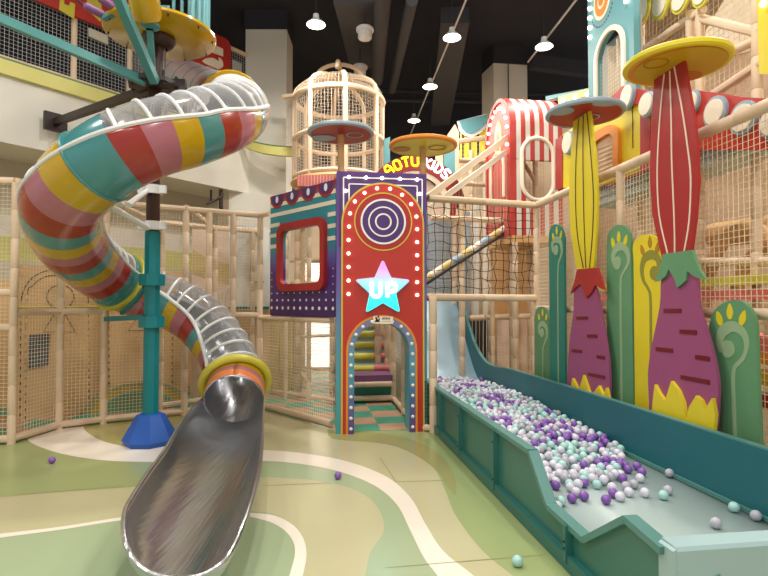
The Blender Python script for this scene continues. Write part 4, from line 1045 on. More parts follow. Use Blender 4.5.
    for i in sorted(pick):
        o = first.copy(); o.data = meshes[colr[i]]; o.name = 'plastic_ball'; COL.objects.link(o); o.location = B[i]
        nm = NM[colr[i]]; o['category'] = 'ball'
        zone = 'packed in the near part of the heap'
        pxx, pyy, _ = toimg(V(B[i]))
        spec = None
        if i in LI:
            if pxx > 748: spec = 'pale grey ball by the back wall, nearest the padded end block'
            elif pxx > 730: spec = 'mint ball against the back wall, second from the padded end block'
            elif pxx > 722: spec = 'purple ball just behind the padded end block'
            elif pxx > 710: spec = 'pale grey ball resting just left of a purple one behind the padded end block'
            elif pxx > 666 and pyy < 480: spec = 'lone pale grey ball against the teal back wall beyond the heap'
            elif pxx > 665: spec = 'pale grey ball behind a mint ball on the bare pit floor'
            elif pxx > 655: spec = 'lone mint ball on the bare pit floor beside a pale grey one'
        if spec: o['label'] = spec; o['group'] = 'single balls on the bare pit floor'
        elif i in LI: o['label'] = 'loose %s plastic ball on the pit floor at the near edge of the heap' % nm; o['group'] = 'loose %s balls at the near edge of the heap' % nm
        else: o['label'] = '%s plastic ball %s in the ball pit' % (nm, zone); o['group'] = '%s balls in the near heap' % nm
    bpy.data.objects.remove(first)
    mb = MB()
    for i, b in enumerate(B):
        if i in pick: continue
        mb.m({'p': 'ball_purple', 'w': 'ball_white', 'm': 'ball_mint', 'g': 'ball_grey'}[colr[i]]).ball(b, r, 8 if b[1] > 5 else 10)
    o = mb.build('plastic_balls', smooth=80); o['kind'] = 'stuff'; tag(o, 'mixed purple, white and mint balls filling the far part of the ball pit', 'ball')
    for x, y, k, lab in ((517.5, 561, 'm', 'single pale mint ball on the green floor in front of the ball pit'), (338, 475.5, 'p', 'purple ball on the floor in front of the tower'), (52, 460, 'p', 'purple ball on the floor at the far left')):
        o = bpy.data.objects.new('plastic_ball', meshes[k]); COL.objects.link(o); p = G(x, y, r); o.location = p; tag(o, lab, 'ball')
balls()

# ------------------------------------------------------------------ upper left
def upper_left():
    F = ME; z0 = 4.95; n = F
    ys = [6.2, 7.95, 9.15, 10.05]
    aY = lambda x: F.pix(x, 100)[0]
    ps = [(F(aY(x), z0, -.06), F(aY(x), 6.62, -.06)) for x in (-70, 75, 131, 254, 266)]
    frame_thing('netted foam railing along the upper floor at top left', F(aY(75), z0, -.06), ps, [(F(aY(-90), z0+.03, -.06), F(aY(268), z0+.03, -.06)), (F(aY(-90), 6.62, -.06), F(aY(268), 6.62, -.06))],
                [(F(aY(-90), z0+.05, -.06), F(aY(254), z0+.05, -.06), F(aY(254), 6.6, -.06), F(aY(-90), 6.6, -.06), .055, 'net_silver')], name='upper_railing', cat_='railing')
    t = thing('banner_sign', 'long red sign board with yellow and white shapes on the upper railing', 'sign', F(aY(100), 5.9, .03))
    xe = aY(229); q = [(aY(-90), 5.92), (xe-.1, 5.92)]+circ((xe-.12, 6.05), .12, 6, -PI/2, 0)+circ((xe-.14, 6.55), .14, 6, 0, PI/2)+[(aY(-90), 6.95-.26)]
    q = [(a, (b if b < 6.6 else b+.0)) for a, b in q]
    mb = MB('bright_red'); flat(mb, F, q, .0, .05); mb.build('board', t, smooth=30)
    for m, poly in (('flange_yellow', [(60, -2), (59, 10), (74, 19), (75, 4), (70, 2), (69, 6), (64, 4), (64, -2)]), ('flange_yellow', [(84, -8), (88, 6), (92, 14), (100, 22), (103, 14), (98, -8)]), ('flange_yellow', [(20, -20), (22, -6), (32, -3), (34, -16)]),
                    ('cream', [(212.5, 44), (223, 49), (223, 56.5), (212.5, 53)])):
        mb = MB(m); flat(mb, F, F.px(poly, .05), .05, .008); mb.build('painted_shape', t)
    mb = MB('cream'); flat(mb, F, cat(F.px([(202.5, 62), (206, 58.5), (213, 58), (218.5, 61), (218.5, 57.5), (222, 60.5), (223, 66), (219.5, 69), (214, 67.5)], .05), 4, True), .05, .008); mb.build('painted_shape', t)
    mb = MB('soffit'); flat(mb, F, F.px([(88, 36.5), (107, 45), (107, 36), (88, 28)], -.02), -.02, .03); tag(mb.build('white_panel_strip'), 'white panel strip hanging under the red sign board', 'panel')
    mb = MB('pale_sheet'); flat(mb, F, F.px([(232, 78), (241, 82), (241, 64), (232, 60)], -.3), -.3, .03); tag(mb.build('notice_board'), 'pale printed notice board behind the upper net, left of the white pillar', 'notice')
    # brown bracket in the recess
    F2 = Fr((-11.7, 0, 0), (.59, .808, 0), (.808, -.59, 0))
    t = thing('wall_bracket', 'dark brown metal bracket in the recess above the fence', 'bracket', P(222, 205, 10.2))
    MB('steel_dark').tube([P(221, 190, 10.2), P(221, 213, 10.2)], .04, 8).build('upright', t); MB('steel_dark').tube([P(223, 196, 10.2), P(207, 204, 10.0)], .025, 8).build('brace', t); MB('steel_dark').tube([P(211, 190, 10.1), P(211, 202, 10.1)], .02, 8).build('hanger', t)
    # curved landing by the birdcage
    t = thing('curved_landing', 'pale yellow curved landing edge between slide and birdcage', 'landing', P(272, 150, 10.2))
    pts = cat([tuple(P(*q)) for q in ((240, 141, 10.35), (256, 147, 10.1), (275, 150.5, 9.95), (299, 152, 9.85))], 6)
    mb = MB('fascia_yellow'); A = [V(p)+V((0, 0, .08)) for p in pts]; B = [V(p)-V((0, 0, .08)) for p in pts]; mb.ring(A, B, V((0, .1, 0)), closed=False); mb.build('edge_band', t)
    mb = MB('moss'); A = [V(p)+V((0, 0, .085)) for p in pts]; B = [V(p)+V((0, .12, .085)) for p in pts]; mb.ring(A, B, V((0, 0, .02)), closed=False); mb.build('deck', t)
upper_left()

# ------------------------------------------------------------------ birdcage
def cage():
    Y = 9.7; c = P(339, 170, Y); cx = c.x; r = 44.5/530*Y; z0 = P(339, 172, Y-r).z; z1 = P(339, 100, Y).z; zt = P(339, 79, Y).z
    t = thing('birdcage_lookout', 'round foam birdcage lookout with netting above the tower', 'lookout', (cx, Y, z0))
    circ3 = lambda rad, z: [V((cx+rad*math.cos(a), Y+rad*math.sin(a), z)) for a in [2*PI*k/40 for k in range(40)]]
    for z in (z0+.05, (z0+z1)/2-.02, z1-.05): MB('wood_foam').tube(circ3(r, z), .045, 8, closed=True).build('hoop', t)
    K = 8
    for k in range(K):
        a = 2*PI*(k+.28)/K; dx, dy = math.cos(a), math.sin(a)
        path = [V((cx+r*dx, Y+r*dy, z0)), V((cx+r*dx, Y+r*dy, z1))]+[V((cx+r*math.cos(b)*dx, Y+r*math.cos(b)*dy, z1+(zt-z1)*math.sin(b))) for b in [PI/2*i/6 for i in range(1, 7)]]
        MB('wood_foam').tube(path, .042, 8).build('cage_rib', t)
    mb = MB('cage_net')
    N = 84
    for k in range(N):
        a = 2*PI*k/N; dx, dy = math.cos(a), math.sin(a)
        p = [V((cx+r*dx, Y+r*dy, z0)), V((cx+r*dx, Y+r*dy, z1))]+[V((cx+r*math.cos(b)*dx, Y+r*math.cos(b)*dy, z1+(zt-z1)*math.sin(b))) for b in [PI/2*i/5 for i in range(1, 5)]]
        mb.tube(p, .004, 3, caps=False)
    for k in range(26):
        z = z0+(z1-z0)*k/26; mb.tube(circ3(r, z), .004, 3, closed=True)
    for k in range(6):
        b = PI/2*k/7; mb.tube(circ3(r*math.cos(b), z1+(zt-z1)*math.sin(b)), .005, 3, closed=True)
    mb.build('net', t, smooth=0)
    for s_ in (0, PI/2):
        MB('wood_foam').tube([V((cx+.42*math.cos(b)*math.cos(s_), Y+.42*math.cos(b)*math.sin(s_), zt+.02+.25*math.sin(b))) for b in [PI*i/12 for i in range(13)]], .04, 8).build('top_handle', t)
    MB('wood_tan').lathe((cx, Y, z0-.1), [(.001, 0), (r+.04, 0), (r+.07, .05), (r+.04, .1), (.001, .1)], 40).build('floor_disc', t)
    MB('wood_tan').lathe((cx, Y, z0-.3), [(r*.75, 0), (r*.95, 0), (r*.95, .06), (r*.75, .06), (r*.75, 0)], 40).build('lower_hoop', t)
    for x in (298, 333, 378):
        q = P(x, 190, 9.5); MB('wood_foam').pad(up(q, 0), up(q, z0-.1), .06).build('leg', t)
    mb = MB('net_tan'); a, b = P(283, 150, 9.9), P(296, 150, 9.8); za, zb = P(283, 150, 9.9).z, P(285, 97, 9.9).z
    MB('net_tan').net(up(a, za), up(b, za), up(b, zb), up(a, zb), .06).build('side_net', t, smooth=0); MB('wood_foam').pad(up(a, zb), up(b, zb), .045).build('side_rail', t)
    F = Fr(P(296, 300, 8.5), (1, 0, 0)); F.o.z = 0; q = F.px([(297, 186), (334, 186), (334, 175), (297, 175)])
    mb = MB('roll_pink'); flat(mb, F, q, -.02, .02); mb.m('cream')
    for k in range(12): stroke(mb, F, [(q[0][0]+.05*k+.03, q[0][1]), (q[0][0]+.05*k+.03, q[2][1])], .006, .0, .004)
    tag(mb.build('pink_mesh_band'), 'pink mesh band under the birdcage, beside the tower top', 'band')
cage()

# ------------------------------------------------------------------ neon arch and things behind the tower
def centre_back():
    Y = 9.0; F = Fr(P(384, 300, Y), (.99, .14, 0)); F.o.z = 0
    c = F.pix(416, 206); r0 = c[0]-F.pix(374.5, 206)[0]
    t = thing('neon_arch_sign', 'arched red sign with glowing neon letters behind the tower', 'sign', F(c[0], c[1]))
    a0, a1 = PI*.98, PI*.02
    mb = MB('dark_red'); A = circ(c, r0*1.22, 30, PI, 0); B = circ(c, r0*.86, 30, PI, 0); mb.ring([F(x, y, 0) for x, y in A], [F(x, y, 0) for x, y in B], F.n*-.08, closed=False); mb.build('letter_backing', t)
    mb = MB('slide_red'); A = circ(c, r0*.98, 30, PI, -.3); B = circ(c, r0*.84, 30, PI, -.3); mb.ring([F(x, y, .0) for x, y in A], [F(x, y, .0) for x, y in B], F.n*.03, closed=False); mb.build('red_arch', t)
    mb = MB('cream'); A = circ(c, r0*.84, 30, PI, -.3); B = circ(c, r0*.72, 30, PI, -.3); mb.ring([F(x, y, .0) for x, y in A], [F(x, y, .0) for x, y in B], F.n*.02, closed=False); mb.build('cream_arch', t)
    mb = MB('mural_pink'); flat(mb, F, circ(c, r0*.73, 24, PI, -.3), -.12, .03); mb.build('inner_board', t)
    G_ = {'A': [[(-.4, -.5), (-.4, .2), (-.2, .5), (.2, .5), (.4, .2), (.4, -.5)], [(-.4, -.05), (.4, -.05)]], 'O': [[(-.4, -.3), (-.4, .3), (-.2, .5), (.2, .5), (.4, .3), (.4, -.3), (.2, -.5), (-.2, -.5), (-.4, -.3)]],
          'T': [[(-.45, .5), (.45, .5)], [(0, .5), (0, -.5)]], 'U': [[(-.4, .5), (-.4, -.3), (-.2, -.5), (.2, -.5), (.4, -.3), (.4, .5)]], 'K': [[(-.35, .5), (-.35, -.5)], [(.4, .5), (-.3, 0), (.4, -.5)]],
          'I': [[(0, .5), (0, -.5)]], 'D': [[(-.35, -.5), (-.35, .5), (.1, .5), (.4, .2), (.4, -.2), (.1, -.5), (-.35, -.5)]], 'S': [[(.4, .4), (.2, .5), (-.2, .5), (-.4, .25), (-.2, .03), (.2, -.03), (.4, -.25), (.2, -.5), (-.2, -.5), (-.4, -.4)]]}
    for ch, ang, m in (('A', 129, 'neon_yellow'), ('O', 116, 'neon_yellow'), ('T', 104, 'neon_yellow'), ('U', 92, 'neon_yellow'), ('K', 75, 'neon_white'), ('I', 67.5, 'neon_white'), ('D', 59, 'neon_white'), ('S', 47.5, 'neon_white')):
        a = math.radians(ang); h = r0*.22; rad = r0*1.06; mb = MB(m)
        for st in G_[ch]:
            path = []
            for x, y in st:
                lx, ly = x*h*.85, y*h; path.append(F(c[0]+(rad+ly)*math.cos(a)+lx*math.sin(a), c[1]+(rad+ly)*math.sin(a)-lx*math.cos(a), .05))
            mb.tube(path, .019, 8)
        mb.build('neon_letter_'+ch.lower(), t)
    # light blue boards either side of the arch
    for x0, x1, lab in ((384, 390, 'light blue board behind the neon arch, left side'), (444, 455, 'light blue board behind the neon arch, right side')):
        F2 = Fr(P(x0, 300, 9.4), (.99, .14, 0)); F2.o.z = 0; mb = MB('sky_teal'); flat(mb, F2, F2.px([(x0, 215), (x1, 215), (x1, 150 if x0 > 400 else 137), (x0, 152 if x0 > 400 else 139)]), -.06, .06); tag(mb.build('blue_board'), lab, 'board')
    # sloping double handrail
    t = thing('sloping_handrail', 'sloping pale foam handrail rising from the tower to the striped booth', 'handrail', P(427, 203, 8.6))
    MB('pale_foam').bar(P(424, 200, 8.4), P(508, 137, 9.1), .06, .1).build('top_board', t, smooth=0); MB('cream').bar(P(424, 212, 8.45), P(506, 152, 9.15), .05, .09).build('lower_board', t, smooth=0)
    a, b = P(424, 212, 8.45), P(506, 152, 9.15); MB('net_tan').net(up(a, 3.0), up(b, 3.0), b, a, .06).build('net', t, smooth=0)
    # posts, rails, boards of the far climbing frame
    def fr(lab, posts, rails, nets=(), nm='net_tan', r=.055):
        P0 = [(up(P(x, 300, Y), 0), up(P(x, 300, Y), P(x, yt, Y).z)) for x, Y, yt in posts]
        R0 = [(P(*a), P(*b)) for a, b in rails]
        N0 = [(P(*q[0]), P(*q[1]), P(*q[2]), P(*q[3]), q[4]) for q in nets]
        return frame_thing(lab, P0[0][0], P0, R0, N0, name='climbing_frame', cat_='frame', nm=nm, r=r)
    fr('tall foam climbing frame with nets behind the rope net fence', [(455, 10.5, 128), (472, 11.5, 150), (512, 9.6, 190), (462, 9.2, 200), (530, 10.2, 200)],
       [((430, 218, 9.0), (537, 222, 9.6)), ((512, 215, 9.6), (537, 203, 9.2)), ((455, 160, 10.5), (486, 162, 11)), ((440, 182, 10.5), (486, 185, 11)), ((455, 142, 10.5), (486, 138, 11)), ((470, 318, 9.8), (537, 316, 9.8))],
       [((430, 300, 9.4), (537, 300, 9.8), (537, 222, 9.8), (430, 218, 9.4), .07), ((440, 215, 10.6), (486, 215, 11), (486, 140, 11), (440, 145, 10.6), .08)])
    # small pointed post
    mb = MB('wood_foam'); p = P(453, 200, 10.2); mb.prism([P(448, 215, 10.2), P(459, 215, 10.2), P(459, 132, 10.2), P(455, 124, 10.2), P(448, 134, 10.2)], V((0, .06, 0))); tag(mb.build('pointed_board'), 'pale pointed board beside the teal awning, right of the yellow mushroom', 'board')
    # diagonal padded roller
    t = thing('diagonal_roller', 'diagonal padded pole in cream, yellow and blue sections behind the rope net', 'pole', P(424, 280, 9.0))
    a, b = P(420, 282, 8.8), P(508, 226, 9.4); cs = ['mural_ochre', 'cream', 'mural_ochre', 'grey_blue', 'mural_ochre', 'cream', 'grey_blue', 'mural_ochre', 'cream']
    for k in range(9): MB(cs[k]).tube([a.lerp(b, k/9), a.lerp(b, (k+1)/9)], .055, 12).build('sleeve', t)
    MB('duct_dark').tube([a-V((0, 0, .1)), b-V((0, 0, .1))], .022, 8).build('lower_rope', t)
    # grey blue panel
    for x0, x1, y0, y1, Y, m, lab in ((427, 470, 212, 300, 11.2, 'grey_blue', 'grey-blue board behind the rope net, right of the tower'), (473, 479, 200, 360, 11.4, 'white', 'narrow white post board behind the rope net'), (497, 536, 318, 366, 10.6, 'mural_pink', 'pale pink board behind the steep slide side'),
                                      (492, 534, 236, 296, 11.2, 'wood_tan', 'brown wicker board behind the rope net'), (436, 482, 150, 214, 12.2, 'beige', 'tall beige board below the sloping handrail'), (503, 574, 128, 240, 11.3, 'beige', 'wide beige board seen through the window of the striped booth')):
        F2 = Fr(P(x0, 300, Y), (.99, .14, 0)); F2.o.z = 0; mb = MB(m); q = F2.px([(x0, y1), (x1, y1), (x1, y0), (x0, y0)]); q = [(q[0][0], 0), (q[1][0], 0), q[2], q[3]]
        flat(mb, F2, q, -.05, .05); tag(mb.build('backing_board'), lab, 'board')
    # black rods behind the green side of the slide
    t = thing('bar_rack', 'rack of dark upright bars behind the steep pit slide', 'rack', P(480, 360, 10.8))
    for k in range(7):
        x = 467+k*3.6; MB('duct_dark').tube([P(x, 362, 10.8), P(x, 318, 10.8)], .03, 8).build('bar', t)
    MB('wood_foam').bar(P(464, 317, 10.8), P(494, 317, 10.8), .06, .06).build('rail', t)
    F2 = Fr(P(497, 300, 9.4), (.99, .14, 0)); F2.o.z = 0
    t = frame_thing('foam frame with net right of the steep slide, behind the short sprout board', F2(0, 0), [(up(P(x, 300, 9.4), 0), up(P(x, 300, 9.4), 1.7)) for x in (492, 512, 533)], [(up(P(485, 300, 9.4), 1.35), up(P(540, 300, 9.6), 1.35))],
                    [(up(P(495, 300, 9.45), .5), up(P(535, 300, 9.45), .5), up(P(535, 300, 9.45), 1.0), up(P(495, 300, 9.45), 1.0), .05)], name='climbing_frame', cat_='frame')
    # teal awning booth
    Y = 11.6; F = Fr(P(458, 300, Y), (.99, .14, 0)); F.o.z = 0
    t = thing('awning_booth', 'yellow and black striped booth with scalloped teal awning left of the white pillar', 'booth', F(.3, F.pix(460, 165)[1]))
    mb = MB('yellow'); flat(mb, F, F.px([(461, 160), (486, 160), (486, 122), (461, 128)]), -.06, .06); mb.build('board', t)
    for x in (463, 470, 478): mb = MB('black'); flat(mb, F, F.px([(x-.9, 158), (x+.9, 158), (x+.9, 130), (x-.9, 130)]), 0, .01); mb.build('black_stripe', t)
    mb = MB('white'); flat(mb, F, F.px([(457, 122), (459, 131), (464, 136.5), (471, 138), (479, 134), (486, 128), (486, 114.5)]), .0, .05); mb.build('awning_edge', t)
    mb = MB('sky_teal'); flat(mb, F, F.px([(458.5, 122), (461, 129), (465.5, 133.5), (471, 134.5), (478, 131), (486, 124), (486, 115.5)]), .05, .03); mb.build('awning', t)
centre_back()

# ------------------------------------------------------------------ striped booth
def booth():
    F = pitF(3.43)   # end face with bulbs
    a, b = F.pix(512, 200)[0], F.pix(487, 200)[0]    # near, far
    top = P(512, 98, 9.15).z+.12; zb = 2.75; w_ = a-b; r = w_/2
    t = thing('striped_booth', 'red and white striped round-topped booth with bulbs left of the yellow mushroom stem', 'booth', F((a+b)/2, zb))
    def arch(a0, b0, z_t, zbot, rr, n=14):
        c = (a0+b0)/2; rx = abs(a0-b0)/2; return [(a0, zbot)]+[(c+(a0-c)*math.cos(x), z_t-rr+rr*math.sin(x)) for x in [PI*k/n for k in range(n+1)]]+[(b0, zbot)]
    mb = MB('coral'); q = arch(a-.04, b+.04, top-.03, zb, .55); flat(mb, F, q, -.03, .03); mb.build('end_face', t)
    mb = MB('bright_red'); A = arch(a, b, top, zb, .6); B = arch(a-.07, b+.07, top-.07, zb, .55); mb.ring([F(x, y, .0) for x, y in A], [F(x, y, .0) for x, y in B], F.n*.03, closed=False); mb.build('red_edge', t)
    c0 = (a+b)/2
    for s_, m in ((.2, 'orange'), (.15, 'cream'), (.11, 'orange'), (.06, 'roll_pink')):
        mb = MB(m); k = {.2: 0, .15: .003, .11: .006, .06: .009}[s_]; flat(mb, F, circ((c0, top-.75), s_, 20, ry=s_*1.9), 0, .006+k); mb.build('swirl', t)
    for i in range(11):
        x = PI*(i-.5)/10; p = (c0+(a-.14-c0)*math.cos(x), top-.72+.55*math.sin(x)) if 0 <= x <= PI else ((a-.14) if x < 0 else (b+.14), top-.95)
        MB('bulb').ball(F(*p, .03), .03, 8).build('bulb', t)
    # side and roof stripes running away to the right
    L = Fr(F(a, 0), (.9906, .1368, 0)); wd = L.pix(563, 200)[0]; n = 11
    depth = w_
    for k in range(n):
        m = 'bright_red' if k % 2 == 0 else 'off_white'; x0, x1 = wd*k/n, wd*(k+1)/n; mb = MB(m)
        prof = [(0, 4.05), (0, top-.6)]+[(depth/2-depth/2*math.cos(x), top-.6+.6*math.sin(x)) for x in [PI*j/12 for j in range(1, 13)]]
        A = [L(x0, z, -d) for d, z in prof]; B = [L(x1, z, -d) for d, z in prof]; mb.ring(A, B, V((0, .02, -.02)), closed=False); mb.build('striped_shell', t, smooth=30)
    wl, wr = L.pix(522, 190)[0], L.pix(553, 190)[0]; zt = L.pix(537, 138)[1]; zw0 = L.pix(537, 200)[1]; rr = (wr-wl)/2; c = ((wl+wr)/2, zt-rr)
    # lower wall with arched opening, striped
    Z0 = zb; ar = [(wr, zw0+rr)]+circ((c[0], c[1]), rr, 15, 0, PI)+circ((c[0], zw0+rr), rr, 15, PI, 2*PI)
    for k in range(n):
        m = 'bright_red' if k % 2 == 0 else 'off_white'; x0, x1 = wd*k/n, wd*(k+1)/n
        def gap(x):
            if x <= wl+1e-4 or x >= wr-1e-4: return None
            h = math.sqrt(max(0, rr*rr-(x-c[0])**2)); return (zw0+rr-h, c[1]+h)
        sub = 6; mb = MB(m)
        for s_ in range(sub):
            xa = x0+(x1-x0)*s_/sub; xb = x0+(x1-x0)*(s_+1)/sub; g = gap((xa+xb)/2)
            rg = [(Z0, 4.06)] if not g else [(Z0, max(Z0, g[0])), (min(4.06, g[1]), 4.06)]
            for z_0, z_1 in rg:
                if z_1-z_0 > .01: flat(mb, L, [(xa, z_0), (xb, z_0), (xb, z_1), (xa, z_1)], -.02, .02)
        mb.build('striped_wall', t)
    mb = MB('cream'); mb.tube([L(x, y, .01) for x, y in ar[1:]], .035, 8, closed=True); mb.build('window_frame', t)
    mb = MB('cream'); q = arch(F.pix(505, 200)[0], F.pix(492, 200)[0], F.pix(499, 153)[1], F.pix(499, 200)[1], .3); mb.tube([F(x, y, .02) for x, y in q], .03, 8); mb.build('arch_frame', t)
    p = [L(.1, Z0, -.7), L(wd-.1, Z0, -.7)]
    for x in (wl+.3, wl+.55): MB('wood_foam').pad(L(x, Z0, -.7), L(x, zt, -.7), .05).build('inner_post', t)
    MB('wood_foam').pad(L(wl+.3, zt-.2, -.7), L(wr, zt-.6, -.7), .04).build('inner_brace', t)
    MB('net_tan').net(L(0, Z0, -.75), L(wd, Z0, -.75), L(wd, 4.6, -.75), L(0, 4.6, -.75), .07).build('inner_net', t, smooth=0)
    q = L(0, Z0, 0); MB('wood_tan').prism([L(0, Z0-.12, 0), L(wd, Z0-.12, 0), L(wd, Z0-.12, -w_), L(0, Z0-.12, -w_)], V((0, 0, .12))).build('deck', t)
    for x, d_ in ((.05, 0), (wd-.05, 0), (.05, w_), (wd-.05, w_)): MB('wood_foam').pad(L(x, 0, -d_), L(x, Z0-.1, -d_), .05).build('leg', t)
booth()

# ------------------------------------------------------------------ right multi-storey structure
def right_side():
    F = pitF(3.75)
    # teal tower board with arched window
    t = thing('teal_tower_board', 'tall teal tower board with arched netted window at top right', 'panel', F(F.pix(620, 100)[0], 4.0))
    a, b = F.pix(588, 50)[0], F.pix(634, 50)[0]; wl, wr = F.pix(596.5, 60)[0], F.pix(624.5, 60)[0]; zt = F.pix(613, 27)[1]; rx = (wr-wl)/2; cz = zt-rx*1.0; zbot = 3.9
    O = [(b, zbot), (b, 7.2), (a, 7.2), (a, zbot)]; arch = [(wl, zbot)]+[((wl+wr)/2-rx*math.cos(x), cz+rx*math.sin(x)) for x in [PI*k/14 for k in range(15)]]+[(wr, zbot)]
    mb = MB('sky_teal'); flat(mb, F, [(a, zbot)]+arch+[(b, zbot), (b, 7.2), (a, 7.2)], -.08, .08); mb.build('board', t, smooth=30)
    mb = MB('cream'); stroke(mb, F, arch, .06, .0, .03); mb.build('window_frame', t)
    for k in range(3):
        x = wl+rx*2*(k+.5)/3; MB('cream').bar(F(x, zbot, -.15), F(x, zt-.1, -.15), .1, .05).build('window_slat', t)
    MB('net_tan').net(F(wl, zbot, -.06), F(wr, zbot, -.06), F(wr, zt-.2, -.06), F(wl, zt-.2, -.06), .05).build('window_net', t, smooth=0)
    MB('acoustic').prism([F(wl-.5, zbot, -.2), F(wr+.02, zbot, -.2), F(wr+.02, zt+.02, -.2), F(wl-.5, zt+.02, -.2)], F.n*-.02).build('window_backing', t)
    for k in range(5):
        p = F.pix(589.8, -1+k*9.6, .02); MB('bulb').ball(F(*p, .02), .03, 8).build('bulb', t)
    p = F.pix(626, 1, .02); MB('bulb').ball(F(*p, .02), .03, 8).build('bulb', t)
    c = F.pix(602, 0, .0)
    for r_, m, k in ((.2, 'cream', .006), (.16, 'orange', .010), (.09, 'cream', .013), (.06, 'orange', .016)): mb = MB(m); flat(mb, F, circ(c, r_, 20, ry=r_*1.25), 0, k); mb.build('swirl', t)
    mb = MB('dash')
    for k in range(20):
        x = PI+PI*(k+.2)/20; x2 = PI+PI*(k+.7)/20; stroke(mb, F, [(c[0]+.27*math.cos(x), c[1]+.33*math.sin(x)), (c[0]+.27*math.cos(x2), c[1]+.33*math.sin(x2))], .015, 0, .004)
    mb.build('dotted_line', t)
    # red and yellow booth with orange window
    F = pitF(3.6)
    t = thing('yellow_booth', 'yellow and red booth front with cream ovals and orange arched window between the mushrooms', 'booth', F(F.pix(620, 180)[0], 2.9))
    mb = MB('yellow'); flat(mb, F, F.px([(562, 188), (562, 135), (575, 126), (592, 118), (612, 110), (640, 100), (656, 96), (656, 160), (618, 178), (592, 188)]), -.06, .06); mb.build('board', t)
    mb = MB('red'); flat(mb, F, F.px([(556, 190), (563, 188), (563, 135), (556, 140)]), -.05, .06); mb.build('red_stripe', t); mb = MB('red'); flat(mb, F, F.px([(641, 172), (651, 168), (651, 100), (641, 104)]), 0, .012); mb.build('red_stripe', t)
    mb = MB('bright_red'); flat(mb, F, F.px([(606, 104), (625, 86), (646, 90), (666, 92), (666, 104), (640, 104), (620, 110)]), .0, .03); mb.build('red_roof', t)
    mb = MB('dash'); stroke(mb, F, F.px([(632.5, 104), (633, 148)]), .012, .0, .004); mb.build('joint', t)
    O = F.px([(594, 186), (594, 142), (598, 133), (606, 128), (613, 125), (619, 127), (621.5, 134), (622, 176)]); I = F.px([(597, 184), (597, 147), (600, 141), (606, 137), (611, 134), (614.5, 135), (616, 140), (616.5, 176)])
    mb = MB('orange'); mb.ring([F(x, y, 0) for x, y in cat(O, 3)], [F(x, y, 0) for x, y in cat(I, 3)], F.n*.05, closed=False); mb.build('window_frame', t)
    mb = MB('beige_dark'); flat(mb, F, I, 0, .006); mb.build('window_panel', t); mb = MB('net_tan')
    for k in range(8): mb.bar(F(*F.pix(597, 150+k*4.5), .01), F(*F.pix(616, 142+k*4.4), .01), .01)
    mb.build('window_net', t, smooth=0)
    for i, (x, y, rx, ry, ang) in enumerate(((628, 97, 5.5, 11, .35), (647.5, 104.5, 6.5, 10.5, .05), (568.5, 143, 4.5, 10, .05))):
        for g, m, h in ((1.18, 'grey_blue', .04), (1, 'cream', .055)):
            c = F.pix(x, y, .05); sx = .0
            u_ = abs(F.pix(x+rx, y, .05)[0]-c[0])*g; v_ = abs(F.pix(x, y+ry, .05)[1]-c[1])*g
            pts = [(c[0]+u_*math.cos(q)+v_*math.sin(q)*math.sin(ang)*.4, c[1]+v_*math.sin(q)) for q in [2*PI*k/20 for k in range(20)]]
            mb = MB(m); flat(mb, F, pts, .03, h); mb.build('oval', t)
    # bulb strip left of teal tower
    F2 = pitF(3.9); t = thing('bulb_strip', 'yellow strip with bulbs and blue edge left of the teal tower', 'strip', F2(F2.pix(575, 100)[0], F2.pix(575, 100)[1]))
    mb = MB('amber'); flat(mb, F2, F2.px([(558, 104), (590, 95), (590, 88), (558, 97)]), -.05, .05); mb.m('sky_teal'); flat(mb, F2, F2.px([(540, 100), (590, 88), (590, 86), (540, 96)]), -.3, .2); mb.build('board', t)
    for x, y in ((563, 100), (575, 97), (587, 94)): MB('bulb').ball(F2(*F2.pix(x, y, .02), .02), .035, 8).build('bulb', t)
    # red fascia with ovals further right
    F = pitF(4.0)
    t = thing('red_fascia', 'red fascia with blue-rimmed ovals behind the net, right of the large mushroom stem', 'fascia', F(F.pix(720, 130)[0], F.pix(720, 130)[1]))
    mb = MB('bright_red'); flat(mb, F, F.px([(686, 150), (790, 150), (790, 100), (742, 97), (716, 93), (686, 89)]), -.06, .06); mb.build('board', t)
    for x, y, rx, ry in ((694, 102, 6, 10), (717, 112, 10, 13), (745, 118, 12, 14), (775, 122, 12, 14)):
        c = F.pix(x, y); u_ = abs(F.pix(x+rx, y)[0]-c[0]); v_ = abs(F.pix(x, y+ry)[1]-c[1])
        for g, m, h in ((1.2, 'grey_blue', .03), (.95, 'cream', .045)): mb = MB(m); flat(mb, F, circ(c, u_*g, 20, ry=v_*g), 0, h); mb.build('oval', t)
    # rainbow steps
    t = thing('rainbow_ramp', 'ramp of orange, purple and light blue stripes behind the right net', 'ramp', F(F.pix(640, 190)[0], F.pix(640, 190)[1]))
    F = pitF(4.15); e = [(598, 196), (760, 132)]
    for k, m in enumerate(('slide_blue', 'grey_blue', 'purple')):
        dy = -7*k+3; mb = MB(m); flat(mb, F, F.px([(590, 205+dy), (600, 201+dy), (752, 143+dy), (752, 136+dy), (600, 194+dy), (590, 198+dy)]), -.5+.02*k, .45); mb.build('stripe', t)
    F = pitF(3.8)
    for m, q in (('orange', [(606, 186), (641, 172), (641, 158), (606, 172)]), ('slide_red', [(641, 172), (654, 167), (654, 146), (641, 152)])): mb = MB(m); flat(mb, F, F.px(q), -.04, .04); mb.build('end_board', t)
    # cross beams and posts of the storeys
    F = pitF(4.4)
    def L(x0, y0, x1, y1, G0=F): return (G0(*G0.pix(x0, y0)), G0(*G0.pix(x1, y1)))
    posts = []
    for x, y0, y1 in ((641, 18, 110), (690, 20, 60), (700, 15, 60), (645, 270, 200)):
        pass
